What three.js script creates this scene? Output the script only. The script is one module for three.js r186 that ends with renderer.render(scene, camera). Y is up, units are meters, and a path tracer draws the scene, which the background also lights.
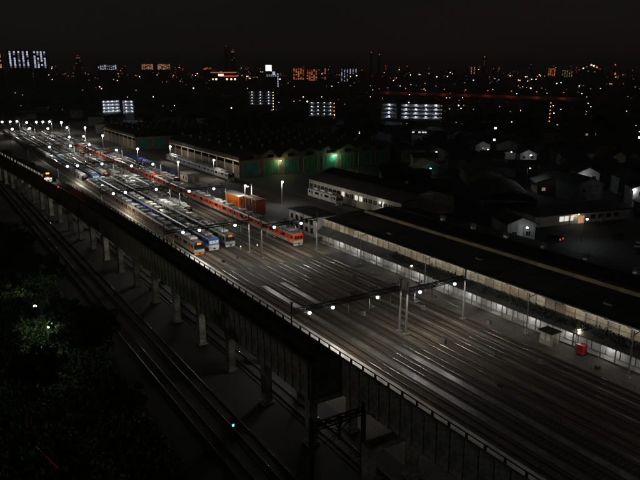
import * as THREE from 'three';
import { RectAreaLightUniformsLib } from 'three/addons/lights/RectAreaLightUniformsLib.js';
import { mergeGeometries } from 'three/addons/utils/BufferGeometryUtils.js';

// ---------------------------------------------------------------- camera, sky, exposure
const scene = new THREE.Scene();
const camera = new THREE.PerspectiveCamera(41.11, 4 / 3, 0.5, 20000);
camera.position.set(0, 45, 0);
camera.rotation.order = 'YXZ';
camera.rotation.set(-14.876 * Math.PI / 180, -32.2 * Math.PI / 180, 0);

const renderer = new THREE.WebGLRenderer({ antialias: true });
renderer.toneMapping = THREE.LinearToneMapping;
renderer.toneMappingExposure = 1;
renderer.shadowMap.enabled = true;
RectAreaLightUniformsLib.init();

{ // night sky over a big city: brownish light dome, a little paler near the horizon all round
  const W = 256, H = 128, d = new Float32Array(W * H * 4);
  for (let y = 0; y < H; y++) for (let x = 0; x < W; x++) {
    const el = Math.max(0, (y + 0.5) / H - 0.5) * Math.PI, az = x / W * 2 * Math.PI;      // first row is straight down
    const k = Math.exp(-el / 0.14), c = 1 + 0.05 * Math.sin(az * 5 + 9 * el) + 0.04 * Math.sin(az * 11 - 21 * el + 2) + 0.03 * Math.sin(az * 23 + 34 * el + 4);
    const i = (y * W + x) * 4;
    d[i] = (0.0066 + 0.0012 * k) * c; d[i + 1] = (0.0064 - 0.0003 * k) * c; d[i + 2] = (0.0061 - 0.0009 * k) * c; d[i + 3] = 1;
  }
  const sky = new THREE.DataTexture(d, W, H, THREE.RGBAFormat, THREE.FloatType);
  sky.mapping = THREE.EquirectangularReflectionMapping; sky.magFilter = THREE.LinearFilter; sky.needsUpdate = true;
  scene.background = sky; scene.environment = sky;
}

// ---------------------------------------------------------------- helpers
// x runs across the yard, t runs away along the tracks (world z = -t), h is height. All in metres.
const rng = (a) => () => { a = (a + 0x6d2b79f5) | 0; let t = Math.imul(a ^ (a >>> 15), 1 | a); t = (t + Math.imul(t ^ (t >>> 7), 61 | t)) ^ t; return ((t ^ (t >>> 14)) >>> 0) / 4294967296; };
const R = rng(7);
const between = (a, b, r = R) => a + (b - a) * r();
const deg = Math.PI / 180;
const counts = {};
const numbered = (n) => { const k = counts[n] = (counts[n] ?? -1) + 1; return k ? n + '_' + String(k).padStart(3, '0') : n; };
function metreUV(g) {                                                  // texture coordinates in metres, by the way each face points
  if (g.index) g = g.toNonIndexed();
  const p = g.attributes.position, n = g.attributes.normal, uv = new Float32Array(p.count * 2);
  for (let i = 0; i < p.count; i++) {
    const ax = Math.abs(n.getX(i)), ay = Math.abs(n.getY(i)), az = Math.abs(n.getZ(i));
    if (ay >= ax && ay >= az) { uv[i * 2] = p.getX(i); uv[i * 2 + 1] = p.getZ(i); }
    else if (ax >= az) { uv[i * 2] = p.getZ(i); uv[i * 2 + 1] = p.getY(i); }
    else { uv[i * 2] = p.getX(i); uv[i * 2 + 1] = p.getY(i); }
  }
  g.setAttribute('uv', new THREE.BufferAttribute(uv, 2));
  return g;
}
// a box given by its low and high corners
const bx = (x0, x1, y0, y1, z0, z1) => metreUV(new THREE.BoxGeometry(x1 - x0, y1 - y0, z1 - z0).translate((x0 + x1) / 2, (y0 + y1) / 2, (z0 + z1) / 2));
const cbox = (w, h, d, x = 0, y = 0, z = 0) => bx(x - w / 2, x + w / 2, y, y + h, z - d / 2, z + d / 2);
const cyl = (r0, r1, h, x = 0, y = 0, z = 0, n = 8) => metreUV(new THREE.CylinderGeometry(r1, r0, h, n).translate(x, y + h / 2, z));
function bar(a, b, r = 0.05) {                                        // square bar between two points
  const A = new THREE.Vector3(...a), B = new THREE.Vector3(...b), l = A.distanceTo(B);
  const g = new THREE.BoxGeometry(r * 2, l, r * 2);
  g.applyQuaternion(new THREE.Quaternion().setFromUnitVectors(new THREE.Vector3(0, 1, 0), B.clone().sub(A).normalize()));
  return metreUV(g.translate(...A.add(B).multiplyScalar(0.5).toArray()));
}
const merge = (list) => mergeGeometries(list.map((g) => (g.index ? g.toNonIndexed() : g)));
function prism(outline, z0, z1) {                                     // outline in x, y pushed along z
  const s = new THREE.Shape(outline.map(([x, y]) => new THREE.Vector2(x, y)));
  return metreUV(new THREE.ExtrudeGeometry(s, { depth: z1 - z0, bevelEnabled: false }).translate(0, 0, z0));
}
function put(o, label, category, group, kind) {
  if (label) o.userData.label = label;
  if (category) o.userData.category = category;
  if (group) o.userData.group = group;
  if (kind) o.userData.kind = kind;
  return o;
}
function thing(name, label, category, x, t, h = 0, turn = 0, group) {
  const o = new THREE.Group(); o.name = numbered(name); o.position.set(x, h, -t); o.rotation.y = turn; scene.add(o);
  return put(o, label, category, group);
}
function part(parent, name, g, m, x = 0, y = 0, z = 0, ry = 0) {
  const o = new THREE.Mesh(g, m); o.name = name; o.position.set(x, y, z); o.rotation.y = ry; parent.add(o); return o;
}
function setting(name, g, m) { const o = new THREE.Mesh(g, m); o.name = numbered(name); o.userData.kind = 'structure'; scene.add(o); return o; }
function solo(name, g, m, label, category, group) { const o = new THREE.Mesh(g, m); o.name = numbered(name); scene.add(o); return put(o, label, category, group); }
function dup(o, name, label, x, t, h, turn) {
  const c = o.clone(); c.name = numbered(name); c.position.set(x, h, -t); c.rotation.y = turn; scene.add(c);
  c.userData = { ...o.userData, label }; return c;
}
const far = (bearing, D) => [D * Math.sin(bearing * deg), D * Math.cos(bearing * deg)];   // compass bearing from the tower the view is from
const ord = ['first', 'second', 'third', 'fourth', 'fifth', 'sixth', 'seventh', 'eighth', 'ninth', 'tenth', 'eleventh', 'twelfth'];

// ---------------------------------------------------------------- materials
function grain(seed, size, metres, paint) {                           // paint(fine, mid, coarse, x, y) -> [r, g, b] in sRGB 0..255; noise tiles
  const r = rng(seed), lat = [128, 32, 8, 4].map((n) => ({ n, v: Float32Array.from({ length: n * n }, r) }));
  const at = ({ n, v }, u, w) => {
    const x = u * n, y = w * n, i = Math.floor(x), j = Math.floor(y), f = x - i, g = y - j, s = f * f * (3 - 2 * f), q = g * g * (3 - 2 * g);
    const c = (a, b) => v[((b % n) + n) % n * n + ((a % n) + n) % n];
    return (c(i, j) * (1 - s) + c(i + 1, j) * s) * (1 - q) + (c(i, j + 1) * (1 - s) + c(i + 1, j + 1) * s) * q;
  };
  const d = new Uint8Array(size * size * 4);
  for (let y = 0; y < size; y++) for (let x = 0; x < size; x++) {
    const u = x / size, w = y / size, c = paint(r(), at(lat[0], u, w), at(lat[1], u, w), at(lat[2], u, w) * 0.7 + at(lat[3], u, w) * 0.3, u, w), i = (y * size + x) * 4;
    for (let k = 0; k < 3; k++) d[i + k] = Math.max(0, Math.min(255, c[k]));
    d[i + 3] = 255;
  }
  const t = new THREE.DataTexture(d, size, size); t.wrapS = t.wrapT = THREE.RepeatWrapping; t.repeat.set(1 / metres, 1 / metres);
  t.magFilter = THREE.LinearFilter; t.minFilter = THREE.LinearMipmapLinearFilter; t.colorSpace = THREE.SRGBColorSpace; t.needsUpdate = true;
  return t;
}
const tone = (c, k) => c.map((v) => v * k);
const mat = (color, rough = 0.8, metal = 0, extra = {}) => new THREE.MeshStandardMaterial({ color, roughness: rough, metalness: metal, ...extra });
const mapped = (seed, size, metres, paint, rough = 0.9, metal = 0, bump = 0) => {
  const t = grain(seed, size, metres, paint); const b = bump ? t.clone() : null; if (b) b.colorSpace = THREE.NoColorSpace;
  return mat(0xffffff, rough, metal, { map: t, ...(b ? { bumpMap: b, bumpScale: bump } : {}) });
};
const M = {
  earth: mapped(11, 512, 60, (f, a, b, c) => tone([30, 30, 25], 0.55 + 0.2 * f + 0.25 * b + 0.3 * c)),
  ballast: mapped(12, 1024, 24, (f, a, b, c) => { const k = 0.55 + 0.45 * f + 0.35 * (a - 0.5) + 0.5 * (c - 0.5); return [112 * k + 8 * b, 105 * k + 5 * b, 95 * k]; }, 0.95, 0, 0.05),
  bed: mapped(13, 1024, 16, (f, a, b, c) => { const k = 0.5 + 0.5 * f + 0.3 * (a - 0.5) + 0.5 * (c - 0.5); return [92 * k + 14 * b, 82 * k + 8 * b, 70 * k]; }, 0.95, 0, 0.05),
  rustShade: mapped(30, 512, 6, (f, a, b, c) => { const k = 0.5 + 0.7 * f + 0.5 * (b - 0.5); return [46 * k, 36 * k, 28 * k]; }, 0.9),  // rust and rail shadow put into one dark brown
  darkBed: mapped(29, 1024, 16, (f, a, b, c) => { const k = 0.4 + 0.5 * f + 0.3 * (a - 0.5) + 0.5 * (c - 0.5); return [50 * k + 10 * b, 44 * k + 6 * b, 38 * k]; }, 0.8, 0, 0.05),  // darker mix of the track bed tones
  concrete: mapped(14, 512, 10, (f, a, b, c, u) => { const k = 0.72 + 0.1 * f + 0.22 * (b - 0.5) + 0.4 * (c - 0.5); return [150 * k, 147 * k, 138 * k]; }, 0.88),
  darkConcrete: mapped(15, 512, 9, (f, a, b, c) => { const k = 0.7 + 0.12 * f + 0.3 * (b - 0.5) + 0.5 * (c - 0.5); return [160 * k, 158 * k, 142 * k]; }, 0.9),
  walk: mapped(16, 512, 12, (f, a, b, c) => { const k = 0.65 + 0.12 * f + 0.3 * (b - 0.5) + 0.6 * (c - 0.5); return [112 * k, 110 * k, 105 * k]; }, 0.42),
  asphalt: mapped(17, 512, 14, (f, a, b, c) => tone([52, 50, 48], 0.62 + 0.22 * f + 0.2 * b + 0.35 * (c - 0.3)), 0.85),
  whiteWall: mapped(18, 512, 8, (f, a, b, c, u, w) => { const k = 0.86 + 0.08 * f + 0.16 * (a - 0.5) + 0.3 * (c - 0.5); return [212 * k, 210 * k, 202 * k]; }, 0.8),
  tan: mapped(19, 512, 7, (f, a, b, c, u) => { const k = 0.8 + 0.06 * f + 0.14 * (b - 0.5) + 0.22 * (c - 0.5); return [226 * k, 210 * k, 176 * k]; }, 0.85),
  cream: mapped(20, 256, 6, (f, a, b, c) => { const k = 0.85 + 0.06 * f + 0.25 * (c - 0.5); return [190 * k, 182 * k, 162 * k]; }, 0.8),
  roofDark: mapped(21, 512, 18, (f, a, b, c, u) => { const k = 0.8 + 0.15 * f + 0.3 * (b - 0.5) + 0.5 * (c - 0.5) + 0.14 * Math.sin(u * 2 * Math.PI * 60); return [56 * k, 55 * k, 52 * k]; }, 0.75),
  roofGrey: mapped(22, 512, 14, (f, a, b, c, u) => { const k = 0.75 + 0.12 * f + 0.3 * (b - 0.5) + 0.5 * (c - 0.5) + 0.12 * Math.sin(u * 2 * Math.PI * 48); return [86 * k, 86 * k, 84 * k]; }, 0.7),
  teal: mapped(23, 256, 6, (f, a, b, c) => { const k = 0.75 + 0.1 * f + 0.4 * (c - 0.5); return [40 * k, 132 * k, 116 * k]; }, 0.7),
  greenDoor: mapped(24, 256, 6, (f, a, b, c) => { const k = 0.75 + 0.1 * f + 0.4 * (c - 0.5); return [46 * k, 136 * k, 72 * k]; }, 0.7),
  brownWall: mapped(25, 256, 8, (f, a, b, c) => { const k = 0.7 + 0.1 * f + 0.5 * (c - 0.4); return [118 * k, 104 * k, 84 * k]; }, 0.9),
  greyWall: mapped(26, 256, 10, (f, a, b, c) => { const k = 0.75 + 0.1 * f + 0.4 * (c - 0.4); return [134 * k, 134 * k, 132 * k]; }, 0.9),
  block: mapped(27, 256, 12, (f, a, b, c) => { const k = 0.8 + 0.08 * f + 0.3 * (c - 0.5); return [150 * k, 148 * k, 142 * k]; }, 0.9),
  sleeper: mat(0x463f37, 0.95), rail: mat(0xb5aea4, 0.24, 1), railSide: mat(0x3c2c22, 0.9), steel: mat(0x3a3d3e, 0.6, 0.5), paleSteel: mat(0x7c7e7a, 0.6, 0.3),
  darkSteel: mat(0x15181a, 0.7, 0.2), black: mat(0x0c0d0e, 0.6), glass: mat(0x0b0e12, 0.12, 0, { }), red: mat(0xa3141c, 0.5), trainRoof: mat(0x9fa1a0, 0.55), unit: mat(0xc6c8c6, 0.5),
  bogie: mat(0x1b1a19, 0.8), orangeBox: mat(0xf07c0c, 0.55), rust: mat(0x94431a, 0.8), whitePaint: mat(0xd8d8d2, 0.55), blueSheet: mat(0x1d2f78, 0.75), trunk: mat(0x3a2d22, 0.95),
  leaf: new THREE.MeshPhysicalMaterial({ color: 0x2c4a1c, roughness: 0.8, side: THREE.DoubleSide }), darkLeaf: mat(0x1c2c14, 0.9, 0, { side: THREE.DoubleSide }),
  tile: mat(0x2d2f33, 0.7), houseDark: mat(0x55514b, 0.9), skylight: mapped(28, 256, 9, (f, a, b, c) => { const k = 0.7 + 0.1 * f + 0.5 * (c - 0.4); return [150 * k, 134 * k, 104 * k]; }, 0.8),
};
const glow = (r, g, b, k) => mat(0x222222, 0.6, 0, { emissive: new THREE.Color().setRGB(r, g, b), emissiveIntensity: k });
const G = {
  yard: glow(0.86, 0.94, 1.0, 11), wall: glow(1, 0.95, 0.78, 7), street: glow(0.86, 0.93, 1.0, 9), warm: glow(1, 0.72, 0.34, 5), cool: glow(0.78, 0.9, 1.0, 5), white: glow(1, 0.97, 0.9, 5),
  orange: glow(1, 0.34, 0.1, 3), red: glow(1, 0.06, 0.03, 3), green: glow(0.1, 1, 0.7, 4), corridor: glow(0.7, 0.8, 1.0, 7), stair: glow(0.72, 0.76, 1.0, 0.75), stairOrange: glow(1, 0.27, 0.08, 0.5),
  stairWarm: glow(1, 0.5, 0.25, 0.5), sign: glow(0.9, 0.92, 1, 1.6), tube: glow(0.95, 0.97, 1, 2.5), dimWarm: glow(1, 0.7, 0.4, 0.25), dimCool: glow(0.7, 0.8, 1, 0.25), dimOrange: glow(1, 0.35, 0.12, 0.35), faint: glow(1, 0.6, 0.4, 0.05), dimRed: glow(1, 0.1, 0.05, 0.5), office: glow(1, 0.95, 0.85, 0.8),
};
function lamp(parent, color, cd, x, y, z, size = 8) {
  const l = new THREE.PointLight(new THREE.Color().setRGB(...color), cd); l.position.set(x, y, z); l.castShadow = true; l.shadow.radius = size; l.name = 'lamp'; parent.add(l); return l;
}
const YARD = [1, 0.95, 0.86], COOL = [0.86, 0.94, 1.0], WARM = [1, 0.86, 0.62];

// ---------------------------------------------------------------- ground
const flat = (x0, x1, t0, t1, y) => metreUV(new THREE.PlaneGeometry(x1 - x0, t1 - t0).rotateX(-Math.PI / 2).translate((x0 + x1) / 2, y, -(t0 + t1) / 2));
setting('ground', flat(-9000, 12000, -3000, 12000, 0), M.earth);
setting('yard_ground', flat(43.6, 112, -20, 620, 0.02), M.ballast);
setting('lower_ground', flat(22, 43.2, -20, 620, 0.02), M.earth);
setting('dark_cross_band', flat(56, 88.6, 117, 130, 0.16), M.asphalt);  // darker flat band laid across the tracks
for (const [x0, x1, t0, t1] of [[58.45, 59.75, 10, 116.5], [63.0, 64.2, 10, 116.5]]) setting('path', bx(x0, x1, 0.02, 0.2, -t1, -t0), M.walk);
setting('edge_path', bx(53.5, 55.3, 0.02, 0.2, -400, -10), M.whiteWall);
for (const [x, t, a, b] of [[63.7, 64.4, 0.5, 1.6]]) {
  const sh = new THREE.Shape(); for (let i = 0; i < 22; i++) { const q = i / 22 * 6.283, k = 0.75 + 0.25 * Math.sin(q * 3 + x) + 0.12 * Math.sin(q * 5 + t); sh[i ? 'lineTo' : 'moveTo'](Math.cos(q) * a * k, Math.sin(q) * b * k); }
  const p = setting('puddle', new THREE.ShapeGeometry(sh).rotateX(-Math.PI / 2), mat(0x2a2925, 0.3)); p.position.set(x, 0.206, -t);
}
setting('yard_paving', flat(90.8, 113.5, 158, 245, 0.05), M.asphalt);
setting('workshop_apron', flat(118, 200, 206, 248.8, 0.05), M.asphalt);
setting('road', flat(128, 300, 96, 112, 0.03), M.asphalt);
setting('parking_ground', flat(140, 200, 70, 95.9, 0.05), M.asphalt);

// ---------------------------------------------------------------- railway tracks
const bend = (t) => -Math.pow(Math.max(0, t - 100), 2) / 4800;          // the viaduct swings gently left in the distance
function railGeometry(L, at = () => 0) {                              // crowned rail head, smooth across
  const n = 7, steps = at(400) ? 90 : 1, pos = [], nor = [], idx = [];
  for (let j = 0; j <= steps; j++) for (let i = 0; i < n; i++) { const a = (i / (n - 1) - 0.5) * 2.2, z = -L * j / steps; pos.push(Math.sin(a) * 0.04 + at(-z), 0.25 + Math.cos(a) * 0.04, z); nor.push(Math.sin(a), Math.cos(a), 0); }
  for (let j = 0; j < steps; j++) for (let i = 0; i < n - 1; i++) { const a = j * n + i; idx.push(a, a + 1, a + n, a + 1, a + n + 1, a + n); }
  const g = new THREE.BufferGeometry(); g.setAttribute('position', new THREE.Float32BufferAttribute(pos, 3)); g.setAttribute('normal', new THREE.Float32BufferAttribute(nor, 3)); g.setIndex(idx); return metreUV(g);
}
function bentBox(x0, x1, y0, y1, t0, t1) {
  const g = new THREE.BoxGeometry(x1 - x0, y1 - y0, t1 - t0, 1, 1, Math.max(1, Math.round((t1 - t0) / 5))).translate((x0 + x1) / 2, (y0 + y1) / 2, -(t0 + t1) / 2), p = g.attributes.position;
  for (let i = 0; i < p.count; i++) p.setX(i, p.getX(i) + bend(-p.getZ(i)));
  return metreUV(g);
}
const sleeperG = bx(-1.2, 1.2, 0.02, 0.13, -0.12, 0.12);
function track(x, t0, t1, label, base = 0, bed = M.bed, at = () => 0) {
  const o = thing('railway_track', label, 'track', x, t0, base, 0), L = t1 - t0;
  for (const s of [-1, 1]) {
    const r = part(o, 'rail', railGeometry(L, (d) => at(d + t0)), M.rail, s * 0.7525);
    if (bed) part(r, 'rust_shade_strip', bx(-0.24, 0.24, 0.1, 0.133, -L, 0), M.rustShade);  // dark strip: rust together with the painted shadow of the rail
    if (at(400)) { const g = new THREE.BoxGeometry(0.06, 0.13, L, 1, 1, 90).translate(0, 0.195, -L / 2), p = g.attributes.position; for (let i = 0; i < p.count; i++) p.setX(i, p.getX(i) + at(t0 - p.getZ(i))); part(r, 'rail_web', metreUV(g), M.railSide); }
    else part(r, 'rail_web', merge([bx(-0.03, 0.03, 0.15, 0.262, -L, 0), bx(-0.075, 0.075, 0.128, 0.149, -L, 0)]), M.railSide);
  }
  if (bed) part(o, 'ballast_bed', bx(-1.45, 1.45, 0.015, 0.105, -L, 0), bed);
  const n = Math.floor(L / 0.72), im = new THREE.InstancedMesh(sleeperG, M.sleeper, n), m = new THREE.Matrix4();
  for (let i = 0; i < n; i++) im.setMatrixAt(i, m.makeTranslation(at(t0 + 0.4 + i * 0.72), 0, -0.4 - i * 0.72));
  im.name = 'sleepers'; im.userData.kind = 'stuff'; o.add(im);
  return o;
}
const TX = [57, 61.2, 65.8, 69.6, 73.6, 77.6, 81.8, 86.0];
TX.forEach((x, i) => i < 7 ? track(x, 20, 600, ord[i] + ' railway track of the open yard counted from the viaduct', 0, i === 1 || i === 2 ? M.darkBed : M.bed) : track(x, 166, 600, 'railway track under the rear row of orange trains'));
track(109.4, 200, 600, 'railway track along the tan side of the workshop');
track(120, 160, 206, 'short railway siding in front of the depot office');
[[26.6, 'outermost low track in the dark beside the park'], [30.6, 'middle low track beside the viaduct piers'], [39.7, 'low track running between the piers under the viaduct']].forEach(([x, l]) => track(x, 15, 420, l, 0, M.darkBed));

setting('cable_trough', bx(75.45, 75.85, 0.02, 0.16, -380, -20), M.concrete);
setting('cable_trough', bx(79.6, 79.95, 0.02, 0.15, -380, -20), M.concrete);
{
  const spots = [[67.7, 58], [67.7, 92], [71.6, 74], [71.6, 101], [75.1, 66], [75.1, 97], [59.2, 138], [63.4, 139], [79.0, 88], [79.0, 111], [84.4, 76], [84.4, 99], [84.9, 54], [84.5, 112], [79.0, 60], [67.7, 110]];
  spots.forEach(([x, t], i) => {
    const o = thing('trackside_box', 'small grey cabinet on the ballast between the yard tracks', 'cabinet', x, t, 0.02, 0, 'trackside cabinets between the tracks');
    part(o, 'body', cbox(0.5, 0.55 + 0.2 * (i % 3), 0.7, 0, 0.08, 0), i % 3 ? M.greyWall : M.steel); part(o, 'lid', cbox(0.58, 0.05, 0.78, 0, 0.632 + 0.2 * (i % 3), 0), M.darkSteel); part(o, 'plinth', cbox(0.6, 0.078, 0.8), M.concrete);
  });
  for (const [x, t, l] of [[68.1, 147, 'low dark head with a warm glowing dot right of the silver train front'], [72.4, 146, 'low dark head with a warm glowing dot between empty tracks']]) {
    const o = thing('low_warm_dot', l, 'signal', x, t, 0.02); part(o, 'base', cbox(0.4, 0.2, 0.4), M.concrete); part(o, 'head', bx(-0.2, 0.2, 0.2, 0.85, -0.15, 0.1), M.black); part(o, 'glow_dot', new THREE.SphereGeometry(0.13, 8, 6), G.warm, 0, 0.6, 0.14);  // small warm glowing ball on a low dark head
  }
}

// ---------------------------------------------------------------- viaduct
{
  const o = thing('viaduct', 'long dark concrete railway viaduct with panelled side wall on square piers', 'viaduct', 0, 0);
  part(o, 'deck', bentBox(36.35, 42.6, 7.9, 8.4, 60, 430), M.darkConcrete);
  part(o, 'girder', bentBox(36.45, 42.2, 6.35, 7.898, 60.3, 430), M.darkConcrete);
  part(o, 'narrow_deck', bx(40.55, 42.6, 7.9, 8.4, -59.99, -5), M.darkConcrete);
  part(o, 'narrow_girder', bx(40.7, 42.3, 6.35, 7.898, -59.7, -5), M.darkConcrete);
  part(o, 'end_wall', bx(36.36, 40.24, 6.3, 11, -59.98, -59.8), M.darkConcrete);
  part(o, 'kerb', bentBox(42.2, 42.55, 8.402, 9.5, 5, 430), M.darkConcrete);
  const pg = merge([bx(36.12, 36.3, 6.3, 11, -1.84, 0), bx(36.0, 36.12, 6.3, 11, -0.22, 0), bx(36.06, 36.36, 11.003, 11.12, -1.88, -0.02)]);
  for (let t = 60; t < 430; t += 1.9) part(o, 'panel', pg, M.darkConcrete, bend(t + 1), 0, -t);
  for (let t = 6; t < 58.5; t += 1.9) part(o, 'panel', pg, M.darkConcrete, 4.25, 0, -t);
  const post = bx(42.3, 42.46, 9.502, 10.15, -0.12, 0.12);
  for (let t = 20; t < 290; t += 2.5) part(o, 'railing_post', post, M.black, bend(t), 0, -t);
  part(o, 'handrail', bentBox(42.33, 42.45, 10.152, 10.22, 5, 430), M.black);
  const far2 = []; for (let t = 290; t < 430; t += 2.5) far2.push(post.clone().translate(bend(t), 0, -t));
  put(part(o, 'far_railing_posts', merge(far2), M.black), null, null, null, 'stuff');
  const pierG = merge([bx(-0.55, 0.55, 0, 5.6, -0.6, 0.6), bx(-0.75, 0.75, 0, 0.4, -0.8, 0.8)]);
  const beamG = bx(36.1, 43.4, 5.602, 6.346, -0.65, 0.65);
  for (let k = 0; k < 28; k++) {
    const t = 48.4 + 11.9 * k, d = bend(t);
    part(o, 'pier', pierG, M.darkConcrete, 36.7 + d, 0, -t); part(o, 'pier', pierG, M.darkConcrete, 42.8 + d, 0, -t);
    part(o, 'cross_beam', beamG, M.darkConcrete, d, 0, -t);
  }
  track(39.5, 60, 420, 'single railway track on top of the viaduct deck', 8.385, null, bend);
}
{ // low wall between the yard and the viaduct
  const o = thing('yard_side_wall', 'low tan wall segments between the viaduct and the parked trains', 'wall', 54.7, 160);
  for (let t = 0; t < 240; t += 3.2) part(o, 'wall_segment', bx(-0.12, 0.12, 0, 1.3, -2.9, 0), M.tan, 0, 0.2, -t);
}

// ---------------------------------------------------------------- trains
function carGeometry(L, lo, hi, top, front) {                         // shell of a carriage, length L along -z from 0, its colours in bands
  const pos = [], col = [], C = (h) => new THREE.Color(h).toArray();
  const quad = (a, b, c, d, k) => { for (const p of [a, b, c, a, c, d]) { pos.push(...p); col.push(...k); } };
  const prof = [[1.33, 0.9, lo], [1.4, 1.12, lo], [1.4, 1.78, hi], [1.4, 3.22, top], [1.24, 3.5, top], [0.8, 3.68, top], [0, 3.74, top]];
  for (let i = 0; i < prof.length - 1; i++) {
    const [x0, y0, c] = prof[i], [x1, y1] = prof[i + 1], k = C(c);
    quad([x0, y0, 0], [x0, y0, -L], [x1, y1, -L], [x1, y1, 0], k);
    quad([-x0, y0, -L], [-x0, y0, 0], [-x1, y1, 0], [-x1, y1, -L], k);
    const e = C(front && i > 1 ? front : c);
    quad([-x0, y0, 0], [x0, y0, 0], [x1, y1, 0], [-x1, y1, 0], e);
    quad([x0, y0, -L], [-x0, y0, -L], [-x1, y1, -L], [x1, y1, -L], k);
  }
  quad([-1.33, 0.9, -L], [1.33, 0.9, -L], [1.33, 0.9, 0], [-1.33, 0.9, 0], C(0x111111));
  const g = new THREE.BufferGeometry();
  g.setAttribute('position', new THREE.Float32BufferAttribute(pos, 3)); g.setAttribute('color', new THREE.Float32BufferAttribute(col, 3));
  g.computeVertexNormals(); return metreUV(g);
}
const CAR = 18.6, GAP = 0.5;
const grime = grain(33, 512, 9, (f, a, b, c, u, w) => { const k = 0.8 + 0.08 * f + 0.2 * (a - 0.5) + 0.35 * (b - 0.5) + 0.2 * (c - 0.5); return [250 * k, 246 * k, 238 * k]; });
const paintM = new THREE.MeshPhysicalMaterial({ vertexColors: true, map: grime, roughness: 0.45, clearcoat: 0.25, clearcoatRoughness: 0.3 });
const unitMs = [M.unit, mat(0x8d8f8d, 0.6), mat(0xaaa79e, 0.6), mat(0x6c6e6c, 0.65)];
const carM = { shell: paintM };
const winG = bx(-1.412, 1.412, 2.15, 2.98, -1.25, 1.25), winSmallG = bx(-1.412, 1.412, 2.15, 2.98, -0.6, 0.6);
const doorG = bx(-1.418, 1.418, 1.14, 3.1, -0.65, 0.65), doorWinG = merge([bx(-1.426, 1.426, 2.15, 2.95, -0.52, -0.1), bx(-1.426, 1.426, 2.15, 2.95, 0.1, 0.52)]);
const unitG = merge([cbox(1.9, 0.36, 2.6, 0, 3.68, 0), cbox(1.5, 0.1, 2.2, 0, 4.04, 0)]), ventG = cbox(0.7, 0.22, 1.1, 0, 3.7, 0);
const wheels = (z) => [[-0.75, 0.7], [0.75, 0.7], [-0.75, -0.7], [0.75, -0.7]].map(([x, dz]) => metreUV(new THREE.CylinderGeometry(0.42, 0.42, 0.12, 12).rotateZ(Math.PI / 2).translate(x, 0.71, z + dz)));
const bogieG = merge([...wheels(0), bx(-1.1, 1.1, 0.55, 0.85, -1.3, 1.3)]);
const underG = merge([bx(-1.2, 1.2, 0.4, 0.895, -3.4, -0.4), bx(-1.2, 1.2, 0.45, 0.895, 0.3, 3.6)]);
const pantoG = merge([bx(-0.8, 0.8, 3.75, 3.9, -0.7, 0.7), ...[-0.55, 0.55].flatMap((x) => [bar([x, 3.9, 0.6], [x * 0.7, 4.5, -0.6], 0.03), bar([x * 0.7, 4.5, -0.6], [x * 0.5, 5.1, 0.1], 0.03)]), bar([-0.9, 5.13, 0.1], [0.9, 5.13, 0.1], 0.04)]);
const shells = {};
function train(label, x, t0, cars, livery, group, detail = 8) {
  const o = thing('train', label, 'train', x, t0, 0, 0, group), { lo, hi, top, front, door } = livery;
  for (let i = 0; i < cars; i++) {
    const v = (i * 7 + Math.round(x)) % 3, key = JSON.stringify([livery.name, i === 0, v]), roofTone = '#' + new THREE.Color(top).multiplyScalar([1, 0.72, 0.5][v]).getHexString();
    const c = part(o, 'car', shells[key] ??= carGeometry(CAR, lo, hi, roofTone, i === 0 ? front : null), paintM, 0, 0, -i * (CAR + GAP));
    for (const z of [-2.0 - 0.9, -CAR / 2, -CAR + 2.9]) { part(c, 'door', doorG, door, 0, 0, z); if (i < detail) part(c, 'door_window', doorWinG, livery.glass ?? M.glass, 0, 0, z); }
    for (const z of [-6.1, -CAR + 6.1]) part(c, 'window', winG, livery.glass ?? M.glass, 0, 0, z);
    for (const z of [-1.15, -CAR + 1.15]) part(c, 'window', winSmallG, livery.glass ?? M.glass, 0, 0, z);
    for (const z of [-4.6, -CAR / 2, -CAR + 4.6]) part(c, 'roof_unit', unitG, unitMs[(i + v) % 4], 0, 0, z);
    if (i < detail) { part(c, 'bogie', bogieG, M.bogie, 0, 0, -3); part(c, 'bogie', bogieG, M.bogie, 0, 0, -CAR + 3); part(c, 'roof_vent', ventG, M.unit, 0, 0, -7); part(c, 'roof_vent', ventG, M.unit, 0, 0, -11.6); }
    if (i < detail) part(c, 'roof_conduit', merge([bx(-0.98, -0.9, 3.62, 3.72, -CAR + 0.6, -0.6), bx(0.88, 0.96, 3.62, 3.72, -CAR + 0.6, -0.6)]), M.bogie);
    part(c, 'underfloor_box', underG, M.bogie, 0, 0, -CAR / 2);
    if (i % 3 === 1) part(c, 'pantograph', pantoG, M.darkSteel, 0, 0, -2);
    if (i) part(c, 'gangway', bx(-0.65, 0.65, 1.0, 3.1, 0.002, GAP - 0.002), M.black);
    if (i === 0) {
      for (const s of [-1, 0, 1]) part(c, 'front_window', bx(-0.36, 0.36, 2.1, 2.95, 0.002, 0.03), livery.frontGlass ?? M.glass, s * 0.85);
      for (const s of [-1, 1]) part(c, 'headlight', metreUV(new THREE.CylinderGeometry(0.14, 0.14, 0.06, 10).rotateX(Math.PI / 2)), M.unit, s * 0.95, 1.5, 0.03);
      part(c, 'front_skirt', bx(-1.25, 1.25, 0.35, 0.89, -0.5, -0.1), livery.skirt ?? M.unit);
      part(c, 'coupler', bx(-0.2, 0.2, 0.75, 1.0, 0.0 + 0.002, 0.5), M.bogie);
      if (livery.badge) part(c, 'destination_panel', bx(-0.55, 0.55, 3.0, 3.5, 0.004, 0.06), livery.badge);
    }
  }
  return o;
}
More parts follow.
